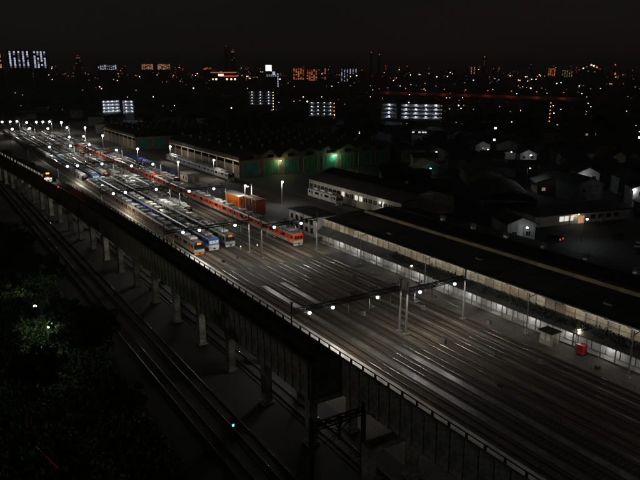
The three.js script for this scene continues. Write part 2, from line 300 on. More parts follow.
const LV = {
  orange: { name: 'o', lo: 0xc9c0ae, hi: 0xff520e, top: 0x8f918f, front: 0xff520e, door: mat(0xee4a0c, 0.5) },
  red: { name: 'r', lo: 0xb9b0a0, hi: 0xe04416, top: 0x8a8c8b, front: 0xc83c16, door: mat(0xc83c14, 0.5) },
  blue: { name: 'b', lo: 0xcfd4d8, hi: 0x1f4f9e, top: 0x8d9498, front: 0x2a5cae, door: mat(0x1d4688, 0.5), frontGlass: mat(0xb9c4cc, 0.2) },  // pale front panes: a white reflection put into the glass colour
  silver: { name: 's', lo: 0x9b9fa2, hi: 0xaab0b2, top: 0xa8abab, front: 0x15171a, door: mat(0x8f9598, 0.4, 0.4), badge: M.orangeBox, skirt: M.unit },
  viaduct: { name: 'v', lo: 0x9a8f80, hi: 0xa89c8a, top: 0x77797a, front: 0x6a2018, door: mat(0x9c9080, 0.5), badge: glow(1, 0.45, 0.12, 2.5), glass: glow(1, 0.9, 0.72, 0.22) },
  flame: { name: 'f', lo: 0xa8a8a2, hi: 0xb7a893, top: 0x9da09f, front: 0x17181a, door: mat(0xd2650f, 0.5), badge: M.orangeBox, skirt: M.orangeBox },
};
train('silver train with orange doors and black cab front, nearest the viaduct', 56.4, 146, 6, LV.flame, null, 5);
train('silver train parked in line behind the orange doored one by the viaduct', 56.4, 268, 6, LV.silver, null, 0);
train('blue and white train with its blue front beside the black cab front', 61.2, 148, 6, LV.blue, null, 5);
train('blue topped train farther down the second yard track', 61.2, 270, 5, LV.blue, null, 0);
train('silver train with black front and orange sign right of the blue train', 66.2, 149, 6, LV.silver, null, 5);
train('silver train behind the black fronted one on the third yard track', 65.8, 272, 6, LV.silver, null, 0);
train('pale roofed silver train on the fourth yard track', 69.6, 188, 6, LV.silver, null, 3);
train('far silver train at the end of the fourth yard track', 69.6, 312, 6, LV.flame, null, 0);
train('silver train with grey roof next to the dark empty lane', 73.6, 226, 6, LV.silver, null, 3);
train('distant silver train on the fifth yard track', 73.6, 350, 6, LV.silver, null, 0);
train('third silver train in line nearest the viaduct, under the far lamps', 56.4, 386, 7, LV.silver, null, 0);
train('blue topped train last on the second yard track', 61.2, 368, 7, LV.blue, null, 0);
train('last silver train on the third yard track', 65.8, 390, 6, LV.flame, null, 0);
train('last train on the fourth yard track by the farthest lamps', 69.6, 430, 5, LV.red, null, 0);
train('bright orange train with cream lower half, front of the orange row', 81.8, 140.5, 6, LV.orange, null, 7);
train('second orange train in the front orange row behind the first', 81.8, 258, 6, LV.orange, null, 2);
train('farthest orange train of the front orange row', 81.8, 376, 4, LV.red, null, 0);
train('orange train in the rear row beside the blue sheeted wagons', 86.0, 243, 5, LV.red, null, 2);
train('far end orange train of the rear row', 86.0, 345, 5, LV.red, null, 0);
train('distant silver train under the farthest lamps on the sixth track', 77.6, 392, 5, LV.silver, null, 0);
train('white train with dark windows parked along the tan workshop side', 109.4, 243, 4, LV.silver, null, 3);
{
  const o = train('lit train running on the viaduct with orange sign and two headlights', 39.5 + bend(228), 228, 4, LV.viaduct, null, 2);
  o.position.y = 8.385; o.rotation.y = 0.062;
  const c = o.children[0]; for (const h of c.children.filter((q) => q.name === 'headlight')) h.material = G.white;
  lamp(o, [1, 0.97, 0.9], 10, 0, 1.5, 0.9, 8);
}
{
  const o = thing('added_stop_signal', 'added signal post showing red above the viaduct track', 'signal', 37.1 + bend(204), 204, 8.4);
  part(o, 'post', cyl(0.07, 0.07, 3.0, 0, 0, 0, 8), M.steel); part(o, 'head', bx(-0.28, 0.28, 1.9, 3.1, -0.12, 0.1), M.black); part(o, 'red_lamp', metreUV(new THREE.CylinderGeometry(0.16, 0.16, 0.06, 12).rotateX(Math.PI / 2)), G.red, 0, 2.4, 0.13); lamp(o, [1, 0.1, 0.04], 5, 0.3, 2.4, 0.6, 6);  // post and red lamp added to tint the deck around it
}
train('single white railcar parked in front of the depot office', 120, 178, 1, { ...LV.silver, name: 'w', lo: 0xc9cac6, hi: 0xcfd0cc }, null, 2);

// ---------------------------------------------------------------- catenary gantries and yard lamps
function latticeBeam(w, y) {                                          // lattice girder along x from 0 to w
  const L = [];
  for (const z of [-0.3, 0.3]) for (const yy of [y, y + 0.6]) L.push(bx(0, w, yy - 0.06, yy + 0.06, z - 0.06, z + 0.06));
  const n = Math.max(2, Math.round(w / 1.3));
  for (let i = 0; i < n; i++) for (const z of [-0.3, 0.3]) {
    const a = i * w / n, b = (i + 1) * w / n, up = i % 2;
    L.push(bar([a, y + (up ? 0.6 : 0), z], [b, y + (up ? 0 : 0.6), z], 0.04));
    if (z > 0) L.push(bar([a, y + 0.6, -0.3], [b, y + 0.6, 0.3], 0.035));
  }
  return merge(L);
}
const columnG = merge([cyl(0.19, 0.15, 9.8, 0, 0, 0, 10), cbox(0.9, 0.35, 0.9, 0, 0, 0), cbox(0.44, 0.12, 0.44, 0, 9.8, 0)]);
const hangerG = merge([bar([0, 6.0, 0.42], [0, 8.0, 0.42], 0.07), bar([0, 6.05, 0.42], [0.9, 6.05, 0.42], 0.04), bar([0.9, 6.05, 0.42], [0, 7.0, 0.42], 0.035), cbox(0.16, 0.3, 0.16, 0.9, 5.9, 0.42)]);
const stubG = merge([bar([0, 8.6, 0], [0, 9.4, 0], 0.06), bar([-0.7, 9.3, 0], [0.7, 9.3, 0], 0.05), cbox(0.14, 0.25, 0.14, -0.6, 9.35, 0), cbox(0.14, 0.25, 0.14, 0.6, 9.35, 0)]);
function gantry(label, x0, x1, t, pale) {
  const o = thing('catenary_gantry', label, 'gantry', x0, t), w = x1 - x0;
  part(o, 'column', columnG, pale ? M.paleSteel : M.steel); part(o, 'column', columnG, M.paleSteel, w);
  part(o, 'beam', latticeBeam(w - 0.44, 8.0), M.darkSteel, 0.22);
  for (const x of TX) if (x > x0 + 1 && x < x1 - 1) { part(o, 'hanger', hangerG, M.darkSteel, x - x0); part(o, 'insulator_bar', stubG, M.darkSteel, x - x0 + 1.2); }
  return o;
}
function lensGeometry(r) {                                            // domed glass of a floodlight
  return metreUV(new THREE.SphereGeometry(r, 14, 9).scale(1, 0.9, 0.9));
}
const lensCache = {};
function yardLamp(label, x, t, h, r, cd, reach = 1.1) {
  const o = thing('yard_lamp', label, 'lamp', x, t, h, 0, 'yard lamps on the gantries');
  part(o, 'bracket', merge([bar([0, r + 0.08, -reach], [0, r + 0.08, 0], 0.04), bar([0, r - 0.04, 0], [0, r + 0.1, 0], 0.05)]), M.darkSteel);
  part(o, 'cap', metreUV(new THREE.SphereGeometry(r * 1.03, 12, 4, 0, Math.PI * 2, 0, 0.42)), M.darkSteel);
  part(o, 'lens', lensCache[r] ??= lensGeometry(r), G.yard);
  const l = new THREE.SpotLight(new THREE.Color().setRGB(...YARD), cd, 0, Math.PI / 2, 0); l.position.set(0, -r - 0.12, 0); l.target.position.set(0, -10, 0); l.castShadow = true; l.shadow.radius = 10; l.name = 'yard_light'; o.add(l, l.target);
  return o;
}
// lamp rows from near to far: [t of left gantry, t of right gantry, lamps left, lamps right, right end of right gantry, extra masts]
const rows = [
  [21, 21, [62.4], [70.2, 78.3], 82.0, []],
  [82.0, 80.2, [49.0, 53.4, 62.4], [70.2, 78.3], 82.0, []],
  [142, 135.2, [50.6, 54.7, 64.0], [71.3, 78.9], 84.2, []],
  [200.4, 191.6, [49.9, 53.6, 63.5], [71.2, 79.5], 84.2, [[90.5, 190.5], [104.5, 190.5]]],
  [268.6, 256.6, [50.0, 53.8, 63.4], [72, 80.7], 84.2, [[91.5, 256.4], [106.5, 254.2]]],
  [343, 312.6, [56.4, 66.3, 75.6], [81.1], 84.0, [[91, 310.8], [107.8, 312.1]]],
  [406, 388.5, [], [75, 82.9], 84.0, [[93.4, 387]]],
  [461.6, 454, [54.6, 65.1], [75, 86.8], 88.2, [[97.1, 447.4]]],
  [530, 515, [56.5, 61.9, 66.5], [71, 77.6, 82.1, 86.7], 88.2, [[92.6, 501.8]]],
];
const radii = [0.28, 0.28, 0.33, 0.39, 0.46, 0.54, 0.6, 0.68, 0.76], power = [46, 94, 132, 150, 155, 155, 130, 130, 130];
rows.forEach(([tl, tr, left, right, end, masts], i) => {
  const row = i ? ord[i - 1] + ' yard light row' : 'yard light row before the first';
  gantry('dark lattice gantry on the viaduct side, ' + row, 46.4, 68.3, tl, false);
  gantry('lattice gantry on the shed side, ' + row, i ? 68.3 : 68.4, end, tr, true);
  left.forEach((x, k) => yardLamp('glowing white lamp, ' + row + ', ' + ord[k] + ' from the viaduct', x, tl - 1.1, 8, radii[i], power[i]));
  right.forEach((x, k) => yardLamp('glowing white lamp, ' + row + ', ' + ord[k + left.length] + ' from the viaduct', x, tr - 1.1, 8, radii[i], power[i]));
  masts.forEach(([x, t], k) => {
    const p = thing('lamp_mast', 'grey lamp mast in the ' + row + ', ' + ord[k] + ' past the orange trains', 'mast', x, t);
    part(p, 'pole', columnG.clone().scale(0.8, 0.85, 0.8), M.paleSteel);
    yardLamp('glowing white lamp, ' + row + ', ' + ord[k + left.length + right.length] + ' from the viaduct', x, t - 0.5, 8, radii[i], power[i], 0.5);
  });
});
TX.forEach((x, i) => { // overhead wires: messenger with sag, contact wire and droppers
  const stops = i < 7 ? [21, 81, 138, 196, 262, 330, 398, 458, 522] : [196, 262, 330, 398, 458, 522], L = [];
  for (let k = 0; k + 1 < stops.length; k++) {
    const a = stops[k], b = stops[k + 1], n = 6, y = (u) => 6.3 - 0.9 * 4 * u * (1 - u);
    L.push(bar([0, 5.25, -a], [0, 5.25, -b], 0.012));
    for (let q = 0; q < n; q++) { const u = q / n, v = (q + 1) / n; L.push(bar([0, y(u), -a - (b - a) * u], [0, y(v), -a - (b - a) * v], 0.012)); if (q) L.push(bar([0, 5.25, -a - (b - a) * u], [0, y(u), -a - (b - a) * u], 0.008)); }
  }
  const o = solo('overhead_wire', merge(L), M.darkSteel, (i < 7 ? 'overhead wire above the ' + ord[i] + ' yard track from the viaduct' : 'overhead wire above the rear orange train row'), 'wire'); o.position.x = x + 0.9;
});
{ // pale wooden pole beside the orange wagon
  const p = thing('service_pole', 'pale concrete pole with small side lamp behind the orange wagon', 'pole', 93.3, 191.2);
  part(p, 'pole', cyl(0.22, 0.16, 8.2, 0, 0, 0, 10), M.whitePaint); part(p, 'cross_arm', bar([-1.4, 7.6, 0], [0.8, 7.2, 0], 0.06), M.darkSteel);
  part(p, 'lamp_head', cbox(0.7, 0.25, 0.4, -1.5, 7.35, 0), G.white);
}

// ---------------------------------------------------------------- yard edge: low wall, hedge, panelled upper wall, long shed
{
  const o = thing('covered_walkway', 'lit walkway with white panel wall under a dark lean-to roof beside the tracks', 'walkway', 89.0, 20);
  const pg = bx(1.3, 1.42, 0.25, 2.6, -2.5, -0.1), post = bx(-0.08, 0.08, 0, 2.34, -0.08, 0.08);
  part(o, 'plinth', bx(-0.2, 1.6, 0, 0.2, -122, 0), M.concrete);
  for (let t = 0; t < 120; t += 2.6) { part(o, 'panel', pg, M.whiteWall, 0, 0, -t); part(o, 'post', post, M.paleSteel, 0, 0.2, -t); }
  part(o, 'rail', bx(-0.05, 0.05, 0.96, 1.04, -122, 0.1), M.paleSteel);
  part(o, 'lean_to_roof', prism([[-0.5, 2.55], [1.7, 4.0], [1.7, 4.1], [-0.5, 2.68]].reverse(), -122.4, 0.3), M.roofDark);
  for (let t = 4; t < 120; t += 7.8) { const f = part(o, 'tube_lamp', bx(0.86, 0.98, 2.86, 2.94, -0.6, 0.6), G.tube, 0, 0, -t); lamp(f, [0.95, 0.97, 1], 12, 0.6, 2.5, 0, 10); }
}
{
  const o = thing('engine_shed', 'long low shed with dark double ridged roof and tan panelled side', 'shed', 1.1, 0, -0.5);
  part(o, 'lower_wall', bx(90.75, 91.0, 0.5, 4.1, -143.5, -12), M.brownWall);
  part(o, 'ledge', bx(90.2, 91.0, 4.102, 4.28, -143.8, -12), M.concrete);
  const tans = [M.tan, M.tan.clone(), M.tan.clone(), M.tan.clone()]; tans[1].color.set(0xe8ddd0); tans[2].color.set(0xcfc2b2); tans[3].color.set(0xd9d6d2);
  const pan = bx(90.46, 90.56, 4.3, 6.05, -1.96, -0.1), po = bx(90.34, 90.52, 4.29, 6.3, -0.07, 0.07);
  for (let t = 12; t < 142.5; t += 2.06) { part(o, 'wall_panel', pan, tans[Math.floor(R() * 4)], 0, 0, -t); part(o, 'frame_post', po, M.paleSteel, 0, 0, -t); }
  part(o, 'top_rail', bx(90.33, 90.5, 6.303, 6.4, -143.6, -12), M.paleSteel);
  for (let t = 14; t < 142; t += 4.12) {
    const f = part(o, 'eave_lamp', merge([bx(89.55, 89.75, 6.5, 6.62, -1.8, 1.8), bar([89.7, 6.58, 0], [90.4, 6.36, 0], 0.03)]), M.paleSteel, 0, 0, -t);
    part(f, 'lamp_tube', bx(89.59, 89.71, 6.47, 6.498, -1.7, 1.7), G.tube);
    const on = R(); if (on < 0.14) { f.children[0].material = M.unit; continue; }
    const l = new THREE.RectAreaLight(new THREE.Color().setRGB(1, 0.93, 0.78), 5 + 5 * on, 3.4, 0.12); l.position.set(89.66, 6.44, 0); f.add(l); l.name = 'eave_light'; l.lookAt(new THREE.Vector3(91.58, 4.55, -t));
  }
  part(o, 'mid_rail', bx(90.37, 90.44, 5.2, 5.27, -143.6, -12), M.paleSteel);
  part(o, 'back_wall', bx(90.6, 90.74, 4.3, 6.05, -143.5, -12), M.brownWall);
  const roof = part(o, 'roof', prism([[90.62, 6.06], [103, 7.3], [108, 6.5], [113, 7.2], [124.5, 5.2], [124.5, 5.0], [113, 6.95], [108, 6.25], [103, 7.05], [90.62, 5.85]].reverse(), -144, -12), M.roofDark);
  part(roof, 'ridge_monitor', prism([[102.0, 7.2], [104.0, 7.2], [104.0, 7.75], [102.6, 7.75]].reverse(), -141, -12), M.skylight);
  const seams = []; for (let t = 14; t < 143; t += 1.9) seams.push(bar([90.7, 6.09, -t], [101.9, 7.21, -t], 0.03), bar([104.1, 7.14, -t], [108, 6.52, -t], 0.03), bar([113.3, 7.17, -t], [124.4, 5.24, -t], 0.03));
  put(part(roof, 'roof_seams', merge(seams), M.roofGrey), null, null, null, 'stuff');
  for (const [x, t] of [[95, 120], [97, 92], [96, 61], [99, 45]]) part(roof, 'roof_hatch', cbox(1.2, 0.35, 1.6, 0, 0, 0), M.roofGrey, x, 6.06 + (x - 90.62) * 0.1 - 0.02, -t);
  part(roof, 'ridge_cap', bx(112.8, 113.2, 7.21, 7.3, -143, -12), M.concrete);
  const v = merge([cbox(0.9, 1.0, 0.9, 0, 0, 0), cbox(1.3, 0.18, 1.3, 0, 1.0, 0), cbox(1.0, 0.3, 1.0, 0, 1.18, 0)]);
  for (const t of [121, 110, 99.4, 88.8, 78, 67, 56]) part(roof, 'roof_vent', v, M.whitePaint, 113, 7.302, -t);
  part(o, 'end_wall', prism([[91.1, 0.5], [124, 0.5], [124, 4.95], [113, 6.9], [108, 6.2], [103, 7.0], [91.1, 5.8]], -143.6, -143.4), M.brownWall);
  part(o, 'far_wall', bx(123.8, 124.05, 0.5, 4.9, -143.3, -12), M.brownWall);
}
{ // hedge between the low wall and the shed
  const n = 2600, g = metreUV(new THREE.PlaneGeometry(0.22, 0.16)), im = new THREE.InstancedMesh(g, M.darkLeaf, n), m = new THREE.Object3D(), r = rng(31);
  for (let i = 0; i < n; i++) {
    const t = between(20, 112, r), top = 0.7 + 0.35 * Math.sin(t * 0.35) + 0.3 * Math.sin(t * 0.9 + 1), up = r();
    m.position.set(89.1 + up * 1.5, 3.1 + up * 1.0 + r() * top * 0.6, -t); m.rotation.set(r() * 3, r() * 3, r() * 3); m.scale.setScalar(0.7 + r() * 1.2); m.updateMatrix(); im.setMatrixAt(i, m.matrix);
  }
  im.name = 'creeper'; put(im, 'dark creeper spreading over the lean-to roof along the shed', 'creeper', null, 'stuff'); scene.add(im);
}
function wallLamp(label, x, t, h, cd) {
  const o = thing('path_lamp', label, 'lamp', x, t);
  part(o, 'pole', cyl(0.08, 0.06, h, 0, 0, 0, 8), M.paleSteel); part(o, 'arm', bar([0, h - 0.08, 0], [0.5, h + 0.12, 0], 0.035), M.paleSteel);
  part(o, 'hood', cbox(0.7, 0.1, 0.34, 0.55, h + 0.2, 0), M.paleSteel);
  part(o, 'lens', metreUV(new THREE.SphereGeometry(0.2, 10, 6).scale(1.4, 0.8, 1).translate(0.55, h + 0.06, 0)), G.wall);
  lamp(o, WARM, cd, 0.55, h - 0.28, 0, 8);
}
wallLamp('lit path lamp by the low white wall near the shed middle', 88.5, 103.5, 3.2, 9);
wallLamp('lit path lamp above the red box by the white wall', 88.3, 60.6, 3.4, 9);
for (const [t, l] of [[119, 'grey pole by the white wall near the far shed end'], [96, 'grey pole by the white wall left of the gantry'], [69.2, 'grey pole left of the small pale kiosk'], [49.8, 'grey pole near the right end of the white wall']]) {
  const p = thing('steel_pole', l, 'pole', 86.4, t); part(p, 'shaft', cyl(0.13, 0.1, 7.6, 0, 0, 0, 8), M.paleSteel); part(p, 'footing', cbox(0.6, 0.4, 0.6), M.concrete); part(p, 'bracket', bar([0, 7.0, 0], [2.6, 7.3, 0], 0.05), M.steel);
}
{
  const o = thing('track_kiosk', 'small pale trackside kiosk with dark flat roof beside the white wall', 'kiosk', 86.6, 64.5, 0.02);
  part(o, 'wall', bx(-1.0, 1.0, 0, 2.3, -1.2, 1.2), M.cream); part(o, 'roof', bx(-1.3, 1.3, 2.302, 2.45, -1.5, 1.5), M.darkSteel);
  for (const z of [-0.55, 0.55]) part(o, 'window', bx(-1.03, -0.99, 0.9, 2.0, z - 0.38, z + 0.38), M.whitePaint);
  part(o, 'door', bx(-0.4, 0.4, 0.02, 2.0, 1.19, 1.24), M.greyWall);
}
{
  const o = thing('red_equipment_box', 'red metal box standing by the white wall under the lamp', 'box', 87.6, 58.9, 0.02);
  part(o, 'body', bx(-0.55, 0.55, 0.15, 1.6, -0.6, 0.6), M.red); part(o, 'lid', bx(-0.62, 0.62, 1.602, 1.72, -0.67, 0.67), M.red);
  for (const [x, z] of [[-0.45, -0.5], [0.45, -0.5], [-0.45, 0.5], [0.45, 0.5]]) part(o, 'foot', cbox(0.12, 0.15, 0.12, x, 0, z), M.black);
}
{ // relay house at the end of the shed
  const o = thing('relay_house', 'white block house with dark windows at the far end of the shed', 'building', 90.4, 146.2);
  part(o, 'wall', bx(0, 7, 0, 5.6, -14.4, 0), M.whiteWall); part(o, 'roof', bx(-0.3, 7.3, 5.602, 5.85, -14.7, 0.3), M.roofGrey);
  for (let k = 0; k < 5; k++) for (const y of [0.9, 3.3]) { const w = part(o, 'window', bx(-0.04, 0.02, y, y + 1.35, -0.7, 0.7), M.glass, 0, 0, -1.7 - k * 2.75); part(w, 'sill', bx(-0.14, -0.042, y - 0.12, y, -0.8, 0.8), M.concrete); }
  part(o, 'door', bx(2.5, 3.5, 0, 2.1, -0.02, 0.05), M.greyWall);
  part(o, 'pipe', bar([-0.12, 0, -6], [-0.12, 5.5, -6], 0.08), M.paleSteel); part(o, 'sign_board', bx(-0.1, -0.02, 2.55, 3.15, -12.6, -10.9), M.red);
  part(o, 'fan_unit', cbox(0.5, 0.7, 0.9, -0.3, 0, -7.4), M.unit); part(o, 'fan_unit', cbox(0.5, 0.7, 0.9, -0.3, 0, -9.0), M.unit);
}
{ // sheds beside the orange trains
  const o = thing('orange_shed', 'tall bright orange shed with white roof beside the orange train', 'shed', 90.2, 191);
  part(o, 'wall', bx(-1.7, 1.7, 0, 4.3, -11, 0), M.orangeBox); part(o, 'roof', prism([[-2.0, 4.302], [2.0, 4.302], [2.0, 4.45], [0, 4.8], [-2.0, 4.45]], -11.5, 0.5), M.whitePaint);
  for (const z of [-2.2, -5.5, -8.8]) part(o, 'shutter', bx(-1.76, -1.702, 0, 3.6, z - 1.3, z + 1.3), M.orangeBox); part(o, 'front_door', bx(-1.0, 1.0, 0, 3.4, 0.002, 0.06), M.rust);
  const p = thing('rusty_shelter', 'rust coloured open frame shelter next to the orange shed', 'shelter', 91.0, 180.4);
  for (let k = 0; k < 5; k++) for (const q of [-1.7, 1.7]) part(p, 'post', bx(q - 0.13, q + 0.13, 0, 4.7, -0.13, 0.13), M.rust, 0, 0, -k * 2.2);
  for (const q of [-1.7, 1.7]) part(p, 'eave_beam', bx(q - 0.14, q + 0.14, 4.702, 4.95, -9.1, 0.3), M.rust);
  part(p, 'roof', bx(-1.5, 1.5, 4.72, 4.88, -9.0, 0.2), M.darkSteel); part(p, 'end_screen', bx(-1.5, 1.5, 0, 4.6, -0.05, 0.05), M.rust); part(p, 'stored_crate', bx(-1.2, 1.2, 0, 2.4, -8, -1.4), M.bogie);
}
{ // blue sheeted flat wagons and the clutter past the orange rows
  const base = thing('sheeted_wagon', 'blue sheeted flat wagon, nearest of the row behind the orange trains', 'wagon', 93.4, 268, 0, 0, 'blue sheeted wagons behind the orange trains');
  part(base, 'frame', bx(-1.35, 1.35, 0.72, 1.1, -13, 0), M.bogie); for (const z of [-2, -11]) part(base, 'bogie', bogieG, M.bogie, 0, 0, z);
  part(base, 'blue_sheet', prism([[-1.4, 1.102], [1.4, 1.102], [1.3, 2.9], [0.4, 3.35], [-0.5, 3.2], [-1.3, 2.8]], -12.6, -0.4), M.blueSheet);
  for (let k = 1; k < 5; k++) dup(base, 'sheeted_wagon', 'blue sheeted flat wagon, ' + ord[k] + ' of the row behind the orange trains', 93.4, 268 + 14 * k, 0, 0);
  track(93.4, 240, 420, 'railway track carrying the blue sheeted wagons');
  const o = thing('tan_hut', 'small cream hut with lit white front behind the orange trains', 'hut', 95.5, 250);
  part(o, 'wall', bx(-2.4, 2.4, 0, 3.4, -9, 0), M.cream); part(o, 'roof', bx(-2.7, 2.7, 3.402, 3.6, -9.3, 0.3), M.roofGrey); for (const z of [-2, -5]) part(o, 'window', bx(-2.43, -2.38, 1, 2.3, z - 0.6, z + 0.6), M.glass);
  part(o, 'door', bx(-0.5, 0.5, 0, 2.1, -0.02, 0.04), M.whitePaint);
}

// ---------------------------------------------------------------- workshops
function workshop(label, x0, t0, gables, gw, depth, eave, ridge, doorMats, wallM, name) {
  const o = thing(name, label, 'workshop', x0, t0), w = gables * gw, out = [[0, 0]];
  for (let k = 0; k < gables; k++) out.push([k * gw, eave], [(k + 0.5) * gw, ridge]);
  out.push([w, eave], [w, 0]);
  part(o, 'front_wall', prism(out.reverse(), -0.3, 0), wallM);
  part(o, 'side_wall', bx(0, 0.3, 0, 5.4, -depth, -0.302), M.brownWall);
  part(o, 'side_fascia', bx(-0.06, 0.3, 6.9, eave - 0.05, -depth, -0.302), M.tan);
  for (let z = 6; z < depth; z += 9) part(o, 'side_pilaster', bx(-0.12, -0.002, 0, 6.898, -0.35, 0.35), M.tan, 0, 0, -z);
  part(o, 'rear_wall', bx(0, w, 0, eave - 0.1, -depth - 0.3, -depth - 0.002), M.brownWall); part(o, 'right_wall', bx(w - 0.3, w, 0, eave - 0.05, -depth, -0.302), M.brownWall);
  for (let k = 0; k < gables; k++) {
    const a = k * gw, c = a + gw / 2;
    const roof = part(o, 'roof', prism([[a + 0.01, eave + 0.02], [c, ridge + 0.02], [a + gw - 0.01, eave + 0.02], [a + gw - 0.01, eave + 0.24], [c, ridge + 0.26], [a + 0.01, eave + 0.24]], -depth - 0.5, 0.5), M.roofGrey);
    for (let z = 8; z < depth; z += 12) part(roof, 'ridge_vent', merge([cyl(0.45, 0.45, 0.9, 0, 0, 0, 8), cyl(0.7, 0.3, 0.5, 0, 0.9, 0, 8)]), M.unit, c, ridge + 0.2, -z);
    const d = part(o, 'door', bx(a + 1.6, a + gw - 1.6, 0, 6.2, 0.002, 0.14), doorMats[k % doorMats.length]);
    part(d, 'door_frame', merge([bx(a + 1.3, a + 1.58, 0, 6.5, 0.003, 0.24), bx(a + gw - 1.58, a + gw - 1.3, 0, 6.5, 0.003, 0.24), bx(a + 1.3, a + gw - 1.3, 6.502, 6.8, 0.003, 0.24)]), M.greyWall);
    part(d, 'door_rib', merge([1, 2, 3].map((q) => bx(a + 1.6 + q * (gw - 3.2) / 4 - 0.06, a + 1.6 + q * (gw - 3.2) / 4 + 0.06, 0, 6.2, 0.142, 0.2))), M.greyWall);
    part(o, 'gable_window', bx(c - 1.5, c + 1.5, eave - 1.2, eave + 0.2, 0.002, 0.06), M.glass);
  }
  return o;
}
workshop('wide workshop with many small gables and green and teal doors', 116, 249, 8, 10.2, 88, 9, 11.4, [M.teal, M.greenDoor], M.brownWall, 'main_workshop');
workshop('farther workshop with long teal doors behind the orange trains', 108, 372, 6, 9.6, 70, 8.6, 10.6, [M.teal], M.brownWall, 'teal_workshop');
function doorLamp(label, x, t, h, color, cd) {
  const o = thing('door_lamp', label, 'lamp', x, t, h);
  part(o, 'arm', bar([0, 0, -1.2], [0, 0.1, 0], 0.04), M.darkSteel); part(o, 'shade', cyl(0.5, 0.15, 0.3, 0, 0.1, 0, 12), M.darkSteel); part(o, 'bulb', metreUV(new THREE.SphereGeometry(0.3, 10, 7).translate(0, -0.05, 0)), glow(...color, 8));
  lamp(o, color, cd, 0, -0.5, 0.2, 8);
}
doorLamp('yellowish lamp over the green workshop door', 135.4, 247.6, 6.5, [0.95, 1, 0.55], 42);
doorLamp('green tinted lamp over the fifth workshop door', 164.6, 247.6, 6.9, [0.5, 1, 0.55], 70);
{ // depot office
  const o = thing('depot_office', 'long depot office with low dark roof and lit windows facing the yard', 'building', 124, 205);
  const D = 55;
  part(o, 'wall', bx(0, 22, 0, 5.4, 0.4, D), M.cream);
  part(o, 'roof', prism([[-0.8, 5.42], [11, 8.6], [22.8, 5.42], [22.8, 5.65], [11, 8.85], [-0.8, 5.65]].reverse(), -0.4, D + 0.8), M.roofDark);
  part(o, 'gable', prism([[0, 5.4], [22, 5.4], [11, 8.4]], D - 0.3, D - 0.05), M.cream);
  const lit = { 8: 1, 11: 1, 12: 1 };
  for (let k = 0; k < 20; k++) { const w = part(o, 'window', bx(-0.05, 0.02, 2.4, 4.0, -0.85, 0.85), lit[k] ? G.office : M.glass, 0, 0, 2 + k * 2.65); part(w, 'window_frame', merge([bx(-0.1, -0.052, 2.3, 2.4, -0.95, 0.95), bx(-0.1, -0.052, 4.0, 4.1, -0.95, 0.95), bx(-0.09, -0.052, 2.4, 4.0, -0.04, 0.04)]), M.whitePaint); }
  for (let k = 0; k < 6; k++) part(o, 'door', bx(-0.06, 0.02, 0, 2.1, -0.6, 0.6), M.greyWall, 0, 0, 5 + k * 8.5);
  for (const z of [6, 16, 30, 44]) part(o, 'roof_vent', cbox(0.8, 0.9, 0.8, 11, 8.8, 0), M.unit, 0, 0, z);
  for (const z of [24, 33]) lamp(o, [1, 0.97, 0.9], 2.5, -2.0, 3.4, z, 10);
  const p = thing('office_lamp', 'bright lamp on the wall at the near end of depot office', 'lamp', 123.4, 160, 3.9); part(p, 'lens', metreUV(new THREE.SphereGeometry(0.3, 10, 7)), G.white); part(p, 'bracket', bar([0, 0, 0], [0.62, 0.1, 0], 0.05), M.darkSteel); lamp(p, [1, 0.97, 0.9], 9, -0.6, -0.2, 0, 8);
}

// ---------------------------------------------------------------- houses and halls right of the yard
const winBox = bx(-0.5, 0.5, 0, 1, -0.03, 0.03);                      // unit window, scaled per use
function windowOn(o, x, y, z, w, h, m, ry = 0) { const p = part(o, 'window', winBox, m, x, y, z, ry); p.scale.set(w, h, 1); return p; }
const frameG = merge([bx(-0.56, -0.5, -0.06, 1.06, -0.03, 0.06), bx(0.5, 0.56, -0.06, 1.06, -0.03, 0.06), bx(-0.5, 0.5, -0.06, 0, -0.03, 0.06), bx(-0.5, 0.5, 1, 1.06, -0.03, 0.06), bx(-0.03, 0.03, 0, 1, 0.031, 0.05)]);
function house(label, x, t, turn, w, d, h, rise, wallM, roofM, wins = [], group, name = 'house', category = 'house') {
  const o = thing(name, label, category, x, t, 0, turn * deg, group);
  part(o, 'wall', prism([[-w / 2, 0], [w / 2, 0], [w / 2, h], [0, h + rise], [-w / 2, h]], -d / 2, d / 2), wallM);
  const e = 0.5, k = rise / (w / 2);
  part(o, 'roof', prism([[-w / 2 - e, h - e * k + 0.03], [0, h + rise + 0.03], [w / 2 + e, h - e * k + 0.03], [w / 2 + e, h - e * k + 0.25], [0, h + rise + 0.25], [-w / 2 - e, h - e * k + 0.25]], -d / 2 - 0.5, d / 2 + 0.5), roofM);
  for (const [wx, wy, ww, wh, m] of wins) { const p = windowOn(o, wx, wy, d / 2 + 0.032, ww, wh, m); part(p, 'window_frame', frameG, M.whitePaint); }
  part(o, 'gutter', merge([bx(-w / 2 - 0.62, -w / 2 - 0.5, h - 0.35, h - 0.22, -d / 2 - 0.5, d / 2 + 0.5), bx(w / 2 + 0.5, w / 2 + 0.62, h - 0.35, h - 0.22, -d / 2 - 0.5, d / 2 + 0.5)]), M.paleSteel);
  part(o, 'air_unit', cbox(0.8, 0.7, 0.4, -w / 2 + 0.9, 0, d / 2 + 0.3), M.unit);
  return o;
}
